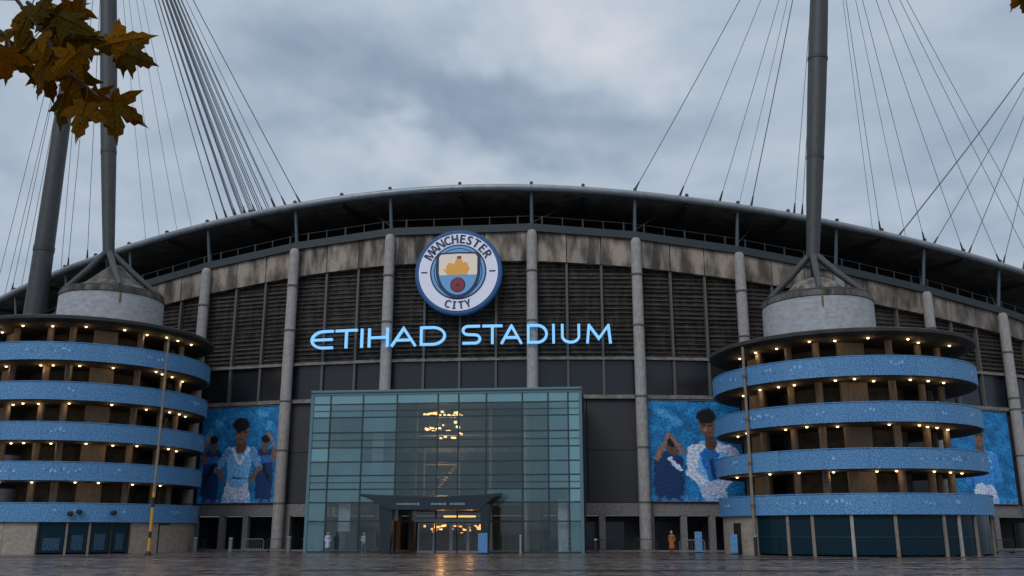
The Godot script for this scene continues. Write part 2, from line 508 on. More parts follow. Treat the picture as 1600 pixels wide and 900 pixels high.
# ------------------------------------------------------------------ ramp towers
func tower(side: float, label: String, tops: Array, disc_y: float, drum_y: float) -> void:
	var cx := 33.5 * side
	var c0 := Vector3(cx, 0, -1.5)
	var o := Vector3.ZERO
	var t := thing("ramp_tower", label, "tower", c0, 0.0, "round ramp towers flanking the entrance")
	var face := -0.2365 if side > 0 else 0.534      # towards the plaza's viewer side
	var rr := 10.5
	var n_panels := 20
	for i in tops.size():
		var y1: float = tops[i]
		var y0 := y1 - 1.4
		for k in n_panels:
			var a0 := TAU * (k + 0.37 * i) / n_panels
			var g := Geo.new()
			g.arc(o, rr - 0.18, rr + rng.randf_range(-0.012, 0.012), y0, y1 + rng.randf_range(-0.02, 0.02), a0 + 0.0007, a0 + TAU / n_panels - 0.0007, 5)
			part(t, "parapet_panel", g, M.blue if rng.randf() < 0.7 else M.blue_pale)
		var gs := Geo.new()
		gs.lathe(o, [Vector2(4.8, y0 + 0.32), Vector2(4.8, y0 - 0.02), Vector2(rr - 0.5, y0 - 0.02), Vector2(rr - 0.19, y0 + 0.04), Vector2(rr - 0.19, y0 + 0.32), Vector2(4.8, y0 + 0.32)], -PI, PI, 72)
		part(t, "ramp_slab", gs, M.slab)
		var gc := Geo.new()
		gc.lathe(o, [Vector2(rr - 0.14, y1 + 0.03), Vector2(rr + 0.03, y1 + 0.03), Vector2(rr + 0.03, y1 + 0.09), Vector2(rr - 0.14, y1 + 0.09), Vector2(rr - 0.14, y1 + 0.03)], -PI, PI, 72)
		part(t, "coping", gc, M.blue_pale)
		# small faded marks printed on the parapet
		for k in 7:
			var am := face + rng.randf_range(-1.2, 1.2)
			for q in rng.randi_range(1, 5):
				var gq := Geo.new()
				var wd := rng.randf_range(0.008, 0.022)
				var ym := y0 + rng.randf_range(0.55, 0.85)
				gq.arc(o, rr - 0.05, rr + 0.018, ym, ym + rng.randf_range(0.1, 0.28), am, am + wd, 1)
				part(t, "faded_mark", gq, M.faded if rng.randf() < 0.75 else M.mark_dark)
				am += wd + rng.randf_range(0.008, 0.02)
	# roof disc
	var gd := Geo.new()
	gd.lathe(o, [Vector2(0, disc_y - 0.55), Vector2(rr - 0.6, disc_y - 0.5), Vector2(rr + 0.15, disc_y - 0.32), Vector2(rr + 0.2, disc_y - 0.08), Vector2(rr + 0.05, disc_y), Vector2(0, disc_y + 0.25)], -PI, PI, 72)
	part(t, "roof_disc", gd, M.disc)
	# core, columns
	var gk := Geo.new()
	gk.lathe(o, [Vector2(4.9, 0), Vector2(4.9, disc_y - 0.5)], -PI, PI, 48)
	part(t, "core_wall", gk, M.core)
	for k in 12:
		var a := face + (k - 5.5) * 0.36 + rng.randf_range(-0.06, 0.06)
		var g := Geo.new()
		var d := Vector3(sin(a), 0, cos(a))
		if k % 4 == 2:
			g.box(d * 7.0 + Vector3.UP * (disc_y - 0.5) / 2.0, Vector3(rng.randf_range(1.6, 2.6), disc_y - 0.5, 0.3), Basis(Vector3.UP, a + rng.randf_range(-0.4, 0.4)))
			part(t, "fin_wall", g, M.tan)
		else:
			g.lathe(d * (7.4 + 0.5 * (k % 2)), [Vector2(0.3, 0), Vector2(0.27, disc_y - 0.5)], -PI, PI, 14)
			part(t, "column", g, M.tan)
	# pipe down the outside
	var ap := face + (-0.72 if side > 0 else 0.62)
	var dp := Vector3(sin(ap), 0, cos(ap)) * (rr + 0.16)
	var pipe: Node3D = null
	if side > 0:
		var gp := Geo.new()
		gp.tube([dp, dp + Vector3.UP * (disc_y - 0.5)], [0.13, 0.11], 10)
		pipe = part(t, "drain_pipe", gp, M.tan)
	for y1 in (tops if side > 0 else []):
		var g := Geo.new()
		g.tube([dp + Vector3.UP * (y1 - 0.75), dp + Vector3.UP * (y1 - 0.55)], [0.17, 0.17], 10)
		part(pipe, "bracket", g, M.rust)
	# downlights under every level
	var levels := [disc_y - 0.5]
	for y1 in tops:
		levels.append(y1 - 1.42)
	for i in levels.size() - 1:
		var a := face - 1.25 + rng.randf_range(0, 0.1)
		while a < face + 1.25:
			var rad := rng.randf_range(7.9, 9.2)
			var p := Vector3(sin(a) * rad, levels[i] - 0.02, cos(a) * rad)
			var g := Geo.new()
			g.lathe(p, [Vector2(0, -0.10), Vector2(0.06, -0.09), Vector2(0.10, -0.05), Vector2(0.11, 0)], -PI, PI, 12)
			var lamp := part(t, "downlight", g, M.bulb)
			var l := OmniLight3D.new()
			l.light_color = Color(1.0, 0.80, 0.55)
			l.light_energy = 0.2
			l.omni_range = 12.0
			l.omni_attenuation = 2.0
			l.light_size = 0.12
			l.shadow_enabled = true
			l.position = p + Vector3(0, -0.3, 0)
			lamp.add_child(l)
			a += rng.randf_range(0.13, 0.42)
	# drum, cap, cone
	var dr := Vector3(-1.3 * side, 0, 0)
	var g1 := Geo.new()
	g1.lathe(dr, [Vector2(4.62, disc_y - 0.1), Vector2(4.6, drum_y - 0.55)], -PI, PI, 64)
	part(t, "drum", g1, M.drum)
	var g2 := Geo.new()
	g2.lathe(dr, [Vector2(4.6, drum_y - 0.55), Vector2(4.68, drum_y - 0.5), Vector2(4.6, drum_y - 0.02), Vector2(4.4, drum_y + 0.1), Vector2(2.4, drum_y + 0.45), Vector2(0, drum_y + 0.5)], -PI, PI, 64)
	part(t, "drum_cap", g2, M.drum_cap)
	var g6 := Geo.new()
	if side > 0:
		g6.lathe(dr, [Vector2(2.5, drum_y + 0.4), Vector2(2.35, drum_y + 0.95), Vector2(1.9, drum_y + 1.5), Vector2(1.1, drum_y + 1.9), Vector2(0, drum_y + 2.05)], -PI, PI, 40)
	else:
		g6.lathe(dr, [Vector2(3.9, drum_y + 0.2), Vector2(2.6, drum_y + 1.0), Vector2(0.5, drum_y + 3.0), Vector2(0, drum_y + 3.1)], -PI, PI, 40)
	part(t, "dome" if side > 0 else "cone", g6, M.dome if side > 0 else M.drum_cap)
	var g3 := Geo.new()
	g3.tube(ring_points(dr + Vector3.UP * (drum_y + 0.08), 4.45, 64), repeat(0.1, 65), 8, false)
	part(t, "rim_ring", g3, M.mast_dark)
	var dv := Vector3(sin(face + 0.12), 0, cos(face + 0.12))
	var g4 := Geo.new()
	g4.lathe(dr + dv * 4.7 + Vector3.UP * (disc_y + 0.55), [Vector2(0.08, -0.4), Vector2(0.32, -0.05), Vector2(0.3, 0.12), Vector2(0, 0.22)], -PI, PI, 14)
	part(t, "vent_hood", g4, M.disc)
	var g5 := Geo.new()
	g5.box(dr + dv * 4.62 + Vector3.UP * (drum_y - 1.05), Vector3(0.16, 0.9, 0.04), Basis(Vector3.UP, face + 0.12))
	part(t, "rust_streak", g5, M.rust)
	# ground floor: walls, panes and mullions along the rim
	var base_top: float = tops[tops.size() - 1] - 1.42
	var rg := rr - 0.25
	if side > 0:
		ground_wall(t, face - 1.75, face - 0.74, base_top)
		ground_wall(t, face + 1.31, face + 1.8, base_top)
		var m := [-0.74, -0.45, -0.265, 0.0, 0.288, 0.648, 0.785, 0.97, 1.31]
		for k in m.size():
			var gm := Geo.new()
			gm.arc(o, rg - 0.12, rg + 0.08, 0.0, base_top, face + m[k] - 0.011, face + m[k] + 0.011, 1)
			part(t, "shop_mullion", gm, M.tan if k % 3 != 0 else M.column)
			if k < m.size() - 1:
				var gq := Geo.new()
				gq.arc(o, rg - 0.1, rg - 0.04, 0.12, base_top, face + m[k] + 0.012, face + m[k + 1] - 0.012, 5)
				part(t, "shop_pane", gq, M.shop_glass)
				var gh := Geo.new()
				gh.arc(o, rg - 0.04, rg, 1.3, 1.36, face + m[k] + 0.012, face + m[k + 1] - 0.012, 5)
				part(t, "shop_rail", gh, M.teal_frame)
		door(t, face - 0.98, M.black, rg)
	else:
		ground_wall(t, face - 1.8, face - 0.24, base_top)
		ground_wall(t, face + 0.42, face + 1.8, base_top)
		var m := [-0.24, -0.04, 0.12, 0.28, 0.42]
		for k in m.size():
			var gm := Geo.new()
			gm.arc(o, rg - 0.12, rg + 0.06, 0.0, base_top, face + m[k] - 0.008, face + m[k] + 0.008, 1)
			part(t, "shop_mullion", gm, M.tan if k in [1, 2] else M.black)
			if k < m.size() - 1:
				var gq := Geo.new()
				gq.arc(o, rg - 0.1, rg - 0.04, 0.12, base_top, face + m[k] + 0.009, face + m[k + 1] - 0.009, 5)
				part(t, "shop_pane", gq, M.shop_glass)
				var gh := Geo.new()
				gh.arc(o, rg - 0.04, rg - 0.02, 0.3, rng.randf_range(1.2, 1.7), face + m[k] + 0.04, face + m[k + 1] - 0.04, 5)
				part(t, "shop_poster", gh, M.dim_print)
		door(t, face + 0.75, M.ground_wall, rg)
		for q in [[-0.03, 0.0], [0.03, 0.14], [0.27, 0.1]]:
			var gl := Geo.new()
			var d := Vector3(sin(face + q[0]), 0, cos(face + q[0]))
			gl.soft_box(d * (rr + 0.25) + Vector3.UP * (tops[tops.size() - 1] - 0.75 + q[1]), Vector3(0.42, 0.34, 0.4), 0.08, Basis(Vector3.UP, face + q[0]))
			part(t, "floodlight", gl, M.black)

func ground_wall(t: Node3D, a0: float, a1: float, top: float) -> void:
	var n := maxi(1, int((a1 - a0) / 0.24))
	for k in n:
		var g := Geo.new()
		g.arc(Vector3.ZERO, 9.9, 10.25, 0.0, top, lerpf(a0, a1, float(k) / n) + 0.0015, lerpf(a0, a1, float(k + 1) / n) - 0.0015, 4)
		part(t, "wall_panel", g, M.ground_wall)

func door(t: Node3D, a: float, m: Material, rg: float) -> void:
	var g := Geo.new()
	g.arc(Vector3.ZERO, rg, rg + 0.03, 0.02, 2.25, a - 0.05, a + 0.05, 2)
	var d := part(t, "door", g, m)
	var f := Geo.new()
	f.arc(Vector3.ZERO, rg, rg + 0.06, 2.25, 2.37, a - 0.058, a + 0.058, 2)
	part(d, "door_head", f, M.black)
	var h := Geo.new()
	h.arc(Vector3.ZERO, rg, rg + 0.06, 0.02, 2.25, a - 0.058, a - 0.05, 1)
	part(d, "door_jamb", h, M.black)

func ring_points(c: Vector3, r: float, n: int) -> Array:
	var p := []
	for k in n + 1:
		p.append(c + Vector3(sin(TAU * k / n), 0, cos(TAU * k / n)) * r)
	return p

func repeat(v: float, n: int) -> Array:
	var a := []
	for k in n:
		a.append(v)
	return a

# ------------------------------------------------------------------ masts and their cables
func mast(label: String, foot: Vector3, top: Vector3, fat: float, spread: float, drop: float, anchors: Array, thin := false) -> void:
	var t := thing("cable_mast", label, "mast", foot, 0.0, "masts carrying the roof cables")
	var up := top - foot
	var g := Geo.new()
	var pts := []
	var rad := []
	for k in 17:
		var u := k / 16.0
		pts.append(up * u)
		rad.append(fat * (0.62 + 0.38 * sin(PI * clampf(u * 1.05 + 0.02, 0.0, 1.0))) if spread > 0.0 else lerpf(fat, fat * 0.42, u * 0.9))
	g.tube(pts, rad, 20)
	part(t, "shaft", g, M.mast)
	for u in [0.22, 0.45, 0.68]:
		var gj := Geo.new()
		var i := int(u * 16)
		gj.tube([up * (u - 0.004), up * (u + 0.004)], [rad[i] + 0.05, rad[i] + 0.05], 20)
		part(t, "flange", gj, M.mast_dark)
	if spread > 0.0:
		var gh := Geo.new()
		gh.soft_box(Vector3(0, 0.1, 0), Vector3(1.15, 0.9, 1.0), 0.25)
		part(t, "hub", gh, M.mast_dark)
		var tilt := -0.24 if foot.x > 0.0 else 0.53
		for a in [-1.35, 1.25, 0.1, 3.14]:
			var gl := Geo.new()
			var f := Vector3(sin(a + tilt) * spread + (0.0 if foot.x > 0.0 else 0.9), -drop, cos(a + tilt) * spread)
			gl.tube([Vector3(sin(a + tilt) * 0.25, 0.2, cos(a + tilt) * 0.25), f * 0.5 + Vector3(0, 0.12, 0), f], [0.32, 0.3, 0.24], 10)
			part(t, "tripod_leg", gl, M.mast if absf(a) < 0.5 else M.mast_dark)
	for an in anchors:
		var e: Vector3 = an[0] - foot
		var gc := Geo.new()
		var p := []
		var rd := []
		var r: float = an[1]
		for k in 9:
			var u := k / 8.0
			p.append(up.lerp(e, u) + Vector3.DOWN * sin(PI * u) * 0.35)
			rd.append(r)
		gc.tube(p, rd, 6, false)
		var cb := part(t, "cable", gc, M.cable)
		var gs := Geo.new()
		var d := (up - e).normalized()
		gs.tube([e, e + d * 0.3, e + d * 1.1], [0.13, 0.11, 0.06], 8)
		part(cb, "cable_socket", gs, M.mast_dark)

func roof_anchor(x: float, inward := 0.0, r := 0.045) -> Array:
	var p := onfront(x, 0, 1.0 - inward)
	p.y = roof_y(x) + 0.4 + inward * 0.045
	return [p, r]

# ------------------------------------------------------------------ glass entrance hall
func entrance() -> void:
	var t := thing("entrance_hall", "tall teal glass entrance hall projecting from the middle of the stadium front", "entrance hall", Vector3.ZERO)
	var xs := [-11.75, -10.1, -7.2, -4.2, -0.6, 1.2, 3.6, 6.7, 8.9, 10.6, 11.65]
	var ys := [0.1, 2.55, 4.1, 5.2, 6.35, 7.5, 8.7, 10.0, 11.3, 12.45, 13.35]
	for i in xs.size() - 1:
		for j in ys.size() - 1:
			if j == 0 and i >= 3 and i <= 5:
				continue        # the doors
			var w: float = xs[i + 1] - xs[i] - 0.1
			var h: float = ys[j + 1] - ys[j] - 0.08
			var g := Geo.new()
			g.box(Vector3((xs[i] + xs[i + 1]) / 2.0, (ys[j] + ys[j + 1]) / 2.0, rng.randf_range(-0.008, 0.008)), Vector3(w, h, 0.03), Basis.from_euler(Vector3(rng.randf_range(-0.012, 0.012), rng.randf_range(-0.006, 0.006), 0)))
			var key := "pane_a"
			if j == ys.size() - 2:
				key = "pane_d"
			elif i in [0, 9]:
				key = "pane_d" if i == 9 or rng.randf() < 0.3 else "pane_b"
			elif i in [1, 2, 8]:
				key = "pane_b" if rng.randf() < 0.75 else "pane_a"
			elif i in [3, 4, 5, 6]:
				key = "pane_c" if rng.randf() < 0.85 else "pane_a"
			if j <= 1:
				key = "pane_low" if i not in [0, 9] else "pane_b"
			part(t, "pane", g, M[key])
	for i in xs.size():
		var edge := i == 0 or i == xs.size() - 1
		var g := Geo.new()
		g.box(Vector3(xs[i], 6.7, -0.04), Vector3(0.26 if edge else 0.12, 13.4, 0.26 if edge else 0.2))
		part(t, "mullion", g, M.edge_frame if edge else M.teal_frame)
	for j in ys.size():
		var g := Geo.new()
		var edge := j == 0 or j == ys.size() - 1
		if j == 0:
			for q in [[-11.6, -4.3], [3.7, 11.5]]:
				var gg := Geo.new()
				gg.box(Vector3((q[0] + q[1]) / 2.0, 0.06, -0.03), Vector3(q[1] - q[0], 0.12, 0.3))
				part(t, "sill", gg, M.teal_frame)
			continue
		g.box(Vector3(-0.05, ys[j], -0.045), Vector3(23.2, 0.12 if not edge else 0.2, 0.14 if not edge else 0.3))
		part(t, "transom", g, M.edge_frame if edge else M.teal_frame)
	# thinner bars half way up the middle panes
	for j in [3, 6, 8]:
		var g := Geo.new()
		g.box(Vector3(-0.05, (ys[j] + ys[j + 1]) / 2.0, 0.035), Vector3(23.1, 0.05, 0.05))
		part(t, "glazing_bar", g, M.teal_frame)
	# return sides
	for s in [-1.0, 1.0]:
		var x: float = -11.8 if s < 0 else 11.7
		for k in 3:
			for j in 5:
				var g := Geo.new()
				g.box(Vector3(x, 1.45 + j * 2.68, -1.35 - k * 2.35), Vector3(0.03, 2.58, 2.25))
				part(t, "side_pane", g, M.pane_c)
			var gm := Geo.new()
			gm.box(Vector3(x, 6.7, -0.17 - (k + 1) * 2.35), Vector3(0.14, 13.4, 0.1))
			part(t, "side_mullion", gm, M.teal_frame)
	var gr := Geo.new()
	gr.soft_box(Vector3(-0.05, 13.55, -3.4), Vector3(23.7, 0.24, 7.2), 0.05)
	part(t, "roof_slab", gr, M.edge_frame)
	# inside: floors, stair towers, columns, blinds
	for y in [4.1, 8.7]:
		var g := Geo.new()
		g.box(Vector3(-0.05, y, -4.9), Vector3(23.0, 0.35, 3.8))
		part(t, "floor_slab", g, M.interior)
		for k in 12:
			var gq := Geo.new()
			gq.box(Vector3(-10.5 + k * 1.9, y + 0.72, -3.05), Vector3(0.05, 1.05, 0.05))
			part(t, "balustrade_post", gq, M.teal_frame)
		var gb := Geo.new()
		gb.box(Vector3(-0.05, y + 1.27, -3.05), Vector3(22.8, 0.07, 0.07))
		part(t, "balustrade_rail", gb, M.steel)
	for x in [-4.5, 3.9, 6.9]:
		var g := Geo.new()
		g.lathe(Vector3(x, 0, -1.1), [Vector2(0.16, 0), Vector2(0.16, 13.3)], -PI, PI, 12)
		part(t, "inner_column", g, M.tan if x < 6.0 else M.steel)
	for q in [[-10.9, 8.0, 9.2], [10.9, 6.4, 12.6], [10.1, 2.2, 4.2], [-8.6, 5.0, 6.5], [-5.9, 9.2, 5.6]]:
		var g := Geo.new()
		g.box(Vector3(q[0], q[1], -0.5), Vector3(1.0, q[2], 0.03))
		part(t, "blind", g, M.blind)
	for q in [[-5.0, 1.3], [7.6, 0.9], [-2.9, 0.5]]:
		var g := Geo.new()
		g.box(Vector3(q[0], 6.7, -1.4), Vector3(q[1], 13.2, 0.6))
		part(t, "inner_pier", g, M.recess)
	var gst := Geo.new()
	for k in 22:
		gst.box(Vector3(-1.9 + k * 0.16, 4.3 + k * 0.2, -3.6), Vector3(0.3, 0.06, 1.4))
	part(t, "stair", gst, M.tan)
	for x in [-2.2, 0.9]:
		var g := Geo.new()
		g.box(Vector3(x, 6.6, -2.6), Vector3(0.1, 4.6, 0.1))
		part(t, "lift_frame", g, M.tan)
	for y in [4.6, 6.5, 7.4]:
		var g := Geo.new()
		g.box(Vector3(-0.65, y, -2.6), Vector3(3.0, 0.1, 0.1))
		part(t, "lift_rail", g, M.tan)
	# entrance doors
	for k in 4:
		var x0 := -2.1 + k * 1.42
		var g := Geo.new()
		for q in [[x0 + 0.05, 1.2, 0.1, 2.4], [x0 + 1.33, 1.2, 0.1, 2.4]]:
			g.box(Vector3(q[0], q[1], 0.0), Vector3(q[2], q[3], 0.1))
		g.box(Vector3(x0 + 0.69, 2.36, 0.0), Vector3(1.18, 0.09, 0.09))
		g.box(Vector3(x0 + 0.69, 0.1, 0.0), Vector3(1.18, 0.14, 0.09))
		var d := part(t, "door", g, M.steel)
		var gp := Geo.new()
		gp.box(Vector3(x0 + 0.69, 1.24, 0.0), Vector3(1.18, 2.14, 0.02))
		part(d, "door_pane", gp, M.door_pane)
		var gh := Geo.new()
		gh.tube([Vector3(x0 + (0.25 if k % 2 else 1.13), 0.8, 0.08), Vector3(x0 + (0.25 if k % 2 else 1.13), 1.5, 0.08)], [0.02, 0.02], 8)
		part(d, "door_handle", gh, M.steel)
	var ghd := Geo.new()
	ghd.soft_box(Vector3(0.75, 2.62, 0.05), Vector3(6.4, 0.3, 0.3), 0.04)
	part(t, "door_header", ghd, M.steel)
	var gsl := Geo.new()
	gsl.box(Vector3(1.35, 2.95, -0.35), Vector3(2.7, 0.14, 0.12))
	part(t, "lobby_light", gsl, M.lobby)
	for k in 22:
		var q := [-1.9 + k * 0.24 + rng.randf_range(-0.1, 0.1), 1.95 + rng.randf_range(-0.35, 0.3), rng.randf_range(-4.5, -1.6)]
		var g := Geo.new()
		g.soft_box(Vector3(q[0], q[1], q[2]), Vector3(rng.randf_range(0.1, 0.45), rng.randf_range(0.06, 0.2), 0.12), 0.03)
		part(t, "lobby_light", g, M.lobby)
	for x in [-0.4, 2.0]:
		var l := OmniLight3D.new()
		l.light_color = Color(1.0, 0.72, 0.42)
		l.light_energy = 2.2
		l.omni_range = 14.0
		l.omni_attenuation = 2.0
		l.light_size = 0.3
		l.shadow_enabled = true
		l.position = Vector3(x, 2.3, -1.6)
		t.add_child(l)
	# hanging lamp cluster and its light
	for y in [10.8, 6.5]:
		var pl := OmniLight3D.new()
		pl.light_color = Color(1.0, 0.78, 0.5)
		pl.light_energy = 7.0 if y > 8.0 else 4.0
		pl.omni_range = 16.0
		pl.omni_attenuation = 2.0
		pl.light_size = 0.5
		pl.shadow_enabled = true
		pl.position = Vector3(-0.6, y, -2.2)
		t.add_child(pl)
	for k in 30:
		var row := 0 if k < 15 else 1
		var g := Geo.new()
		var p := Vector3(-2.1 + (k % 15) * 0.23 + rng.randf_range(-0.08, 0.08), (11.75 + rng.randf_range(-0.18, 0.2)) if row == 0 else (10.5 + rng.randf_range(-0.9, 0.5)), -1.9 + rng.randf_range(-0.6, 0.6))
		g.soft_box(p, Vector3(rng.randf_range(0.15, 0.5), rng.randf_range(0.07, 0.22), 0.1), 0.02, Basis(Vector3.BACK, rng.randf_range(-0.5, 0.5)))
		var lp := part(t, "pendant_lamp", g, M.pendant)
		var w := Geo.new()
		w.tube([p, Vector3(p.x, 13.4, p.z)], [0.008, 0.008], 4, false)
		part(lp, "wire", w, M.black)

func canopy() -> void:
	var t := thing("entrance_canopy", "dark blue wing shaped canopy on two pillars over the entrance doors", "canopy", Vector3(-0.55, 0, 2.6))
	var g := Geo.new()
	var n := 24
	for k in n:
		var p := []
		for tt in 2:
			for e in [[k, -2.5], [k + 1, -2.5], [k + 1, 1.6], [k, 1.6]]:
				var u: float = float(e[0]) / n * 2.0 - 1.0
				var x := 5.6 * u
				var lift := 0.10 * absf(u) + 0.25 * pow(absf(u), 6.0)
				var low := 3.42 + 1.05 * maxf(smoothstep(-0.5, -1.0, u), smoothstep(0.72, 1.0, u))
				p.append(Vector3(x, (low if tt == 0 else 4.66 + lift * 0.4 - (0.25 if e[1] > 0 else 0.0) * (1.0 - absf(u) * 0.5)), e[1] * (1.0 - 0.18 * u * u)))
		g.hexa(p)
	part(t, "wing", g, M.canopy)
	for s in [-1.0, 1.0]:
		var gp := Geo.new()
		var x: float = -3.4 if s < 0 else 4.6
		var w := 0.75 if s < 0 else 0.5
		gp.hexa([Vector3(x - w * 0.5, 0, 0.6), Vector3(x + w * 0.5, 0, 0.6), Vector3(x + w * 0.5, 0, 1.25), Vector3(x - w * 0.5, 0, 1.25), Vector3(x - w * 0.75, 3.85, 0.3), Vector3(x + w * 0.75, 3.85, 0.3), Vector3(x + w * 0.75, 3.85, 1.35), Vector3(x - w * 0.75, 3.85, 1.35)])
		part(t, "pillar", gp, M.canopy)
	# pale raised marks along the front edge, too blurred to read
	for q in [[-2.4, 9], [0.4, 6], [1.9, 6]]:
		for k in q[1]:
			var gm := Geo.new()
			gm.box(Vector3(q[0] + k * 0.21, 3.85, 1.605), Vector3(0.13, rng.randf_range(0.12, 0.19), 0.03))
			part(t, "raised_mark", gm, M.steel)

# ------------------------------------------------------------------ signs
func stroke(t: Node3D, parent: Node3D, lines: Array, m: Material, width: float) -> void:
	var g := Geo.new()
	var z := 0.0
	for line in lines:
		var pl := PackedVector2Array()
		for q in line:
			pl.append(q)
		for poly in Geometry2D.offset_polyline(pl, width / 2.0, Geometry2D.JOIN_MITER, Geometry2D.END_BUTT):
			g.slab(poly, -0.12 + z, 0.12 + z)
		z += 0.004
	part(parent, "letter", g, m)

func arcline(c: Vector2, r: Vector2, a0: float, a1: float, n := 12) -> Array:
	var p := []
	for k in n + 1:
		var a := deg_to_rad(lerpf(a0, a1, float(k) / n))
		p.append(c + Vector2(cos(a), sin(a)) * r)
	return p

func lettering() -> void:
	# each letter: left, right, shapes in the unit box
	var defs := {
		"E": [arcline(Vector2(0.56, 0.5), Vector2(0.56, 0.5), 90, 270, 20), [Vector2(0.55, 1), Vector2(1, 1)], [Vector2(0.03, 0.5), Vector2(0.97, 0.5)], [Vector2(0.55, 0), Vector2(1, 0)]],
		"T": [[Vector2(0, 1), Vector2(1, 1)], [Vector2(0.5, 0.93), Vector2(0.5, -0.07)]],
		"I": [[Vector2(0.5, 1.07), Vector2(0.5, -0.07)]],
		"H": [[Vector2(0.06, 1.07), Vector2(0.06, -0.07)], [Vector2(0.94, 1.07), Vector2(0.94, -0.07)], [Vector2(0.1, 0.5), Vector2(0.9, 0.5)]],
		"A": [[Vector2(0.04, -0.07), Vector2(0.5, 1), Vector2(0.96, -0.07)], [Vector2(0.24, 0.3), Vector2(0.76, 0.3)]],
		"D": [[Vector2(0.07, 1), Vector2(0.45, 1)] + arcline(Vector2(0.5, 0.5), Vector2(0.47, 0.5), 88, -88, 18) + [Vector2(0.45, 0), Vector2(0.07, 0)], [Vector2(0.07, 1.07), Vector2(0.07, -0.07)]],
		"S": [[Vector2(0.97, 1), Vector2(0.4, 1)] + arcline(Vector2(0.32, 0.755), Vector2(0.27, 0.245), 95, 262, 10) + [Vector2(0.68, 0.49)] + arcline(Vector2(0.7, 0.245), Vector2(0.27, 0.245), 80, -85, 10) + [Vector2(0.6, 0), Vector2(0.03, 0)]],
		"U": [[Vector2(0.07, 1.07), Vector2(0.07, 0.35)] + arcline(Vector2(0.5, 0.36), Vector2(0.43, 0.36), 180, 360, 16) + [Vector2(0.93, 0.36), Vector2(0.93, 1.07)]],
		"M": [[Vector2(0.05, -0.07), Vector2(0.12, 1), Vector2(0.5, 0.22), Vector2(0.88, 1), Vector2(0.95, -0.07)]],
	}
	var words := [
		["wide pale blue glowing word to the left below the round crest", [["E", -14.3, -12.0], ["T", -11.9, -9.6], ["I", -9.4, -9.0], ["H", -8.65, -6.5], ["A", -6.45, -3.8], ["D", -3.65, -1.05]], 18.72],
		["narrower pale blue glowing word to the right below the round crest", [["S", 0.4, 2.25], ["T", 2.3, 4.3], ["A", 4.0, 6.15], ["D", 6.45, 8.45], ["I", 8.8, 9.15], ["U", 9.6, 11.5], ["M", 11.9, 14.4]], 18.75],
	]
	for w in words:
		var mid: float = (w[1][0][1] + w[1][-1][2]) / 2.0
		var base := onfront(mid, w[2], 1.15)
		var t := thing("illuminated_sign", w[0], "sign", base, 0.0, "glowing words on the louvres")
		for q in w[1]:
			var node := Node3D.new()
			var wd: float = q[2] - q[1]
			var p := onfront((q[1] + q[2]) / 2.0, w[2], 1.15)
			var lines := []
			for l in defs[q[0]]:
				var pts := []
				for v in l:
					pts.append(Vector2((v.x - 0.5) * (wd - 0.1), v.y * 1.62 + 0.1))
				lines.append(pts)
			var g := Geo.new()
			var z := 0.0
			for line in lines:
				for poly in Geometry2D.offset_polyline(PackedVector2Array(line), 0.118, Geometry2D.JOIN_MITER, Geometry2D.END_BUTT):
					g.slab(poly, -0.12 + z, 0.12 + z)
				z += 0.004
			var l3 := part(t, "letter", g, M.letters)
			l3.position = p - base
			l3.rotation.y = asin(((q[1] + q[2]) / 2.0) / R)
			for s in [-0.25, 0.25]:
				var gb := Geo.new()
				gb.tube([Vector3(s * wd, 0.9, -0.1), Vector3(s * wd, 0.9, -1.5)], [0.04, 0.04], 6)
				part(l3, "bracket", gb, M.mullion)

func circle(r: float, n := 64, c := Vector2.ZERO) -> PackedVector2Array:
	var p := PackedVector2Array()
	for k in n:
		p.append(c + Vector2(cos(TAU * k / n), sin(TAU * k / n)) * r)
	return p

func arc_text(t: Node3D, text: String, r: float, mid: float, step: float, size: float, m: Material, up: float) -> void:
	var font := SystemFont.new()
	font.font_names = PackedStringArray(["Droid Sans"])
	font.font_weight = 700
	for k in text.length():
		var tm := TextMesh.new()
		tm.text = text[k]
		tm.font = font
		tm.font_size = 64
		tm.pixel_size = size / 46.0
		tm.depth = 0.05
		tm.curve_step = 1.5
		var a := mid - up * (k - (text.length() - 1) / 2.0) * step
		var o := part(t, "letter", tm, m)
		o.position = Vector3(cos(a) * r, sin(a) * r, 0.345)
		o.rotation.z = a - PI / 2 if up > 0 else a + PI / 2

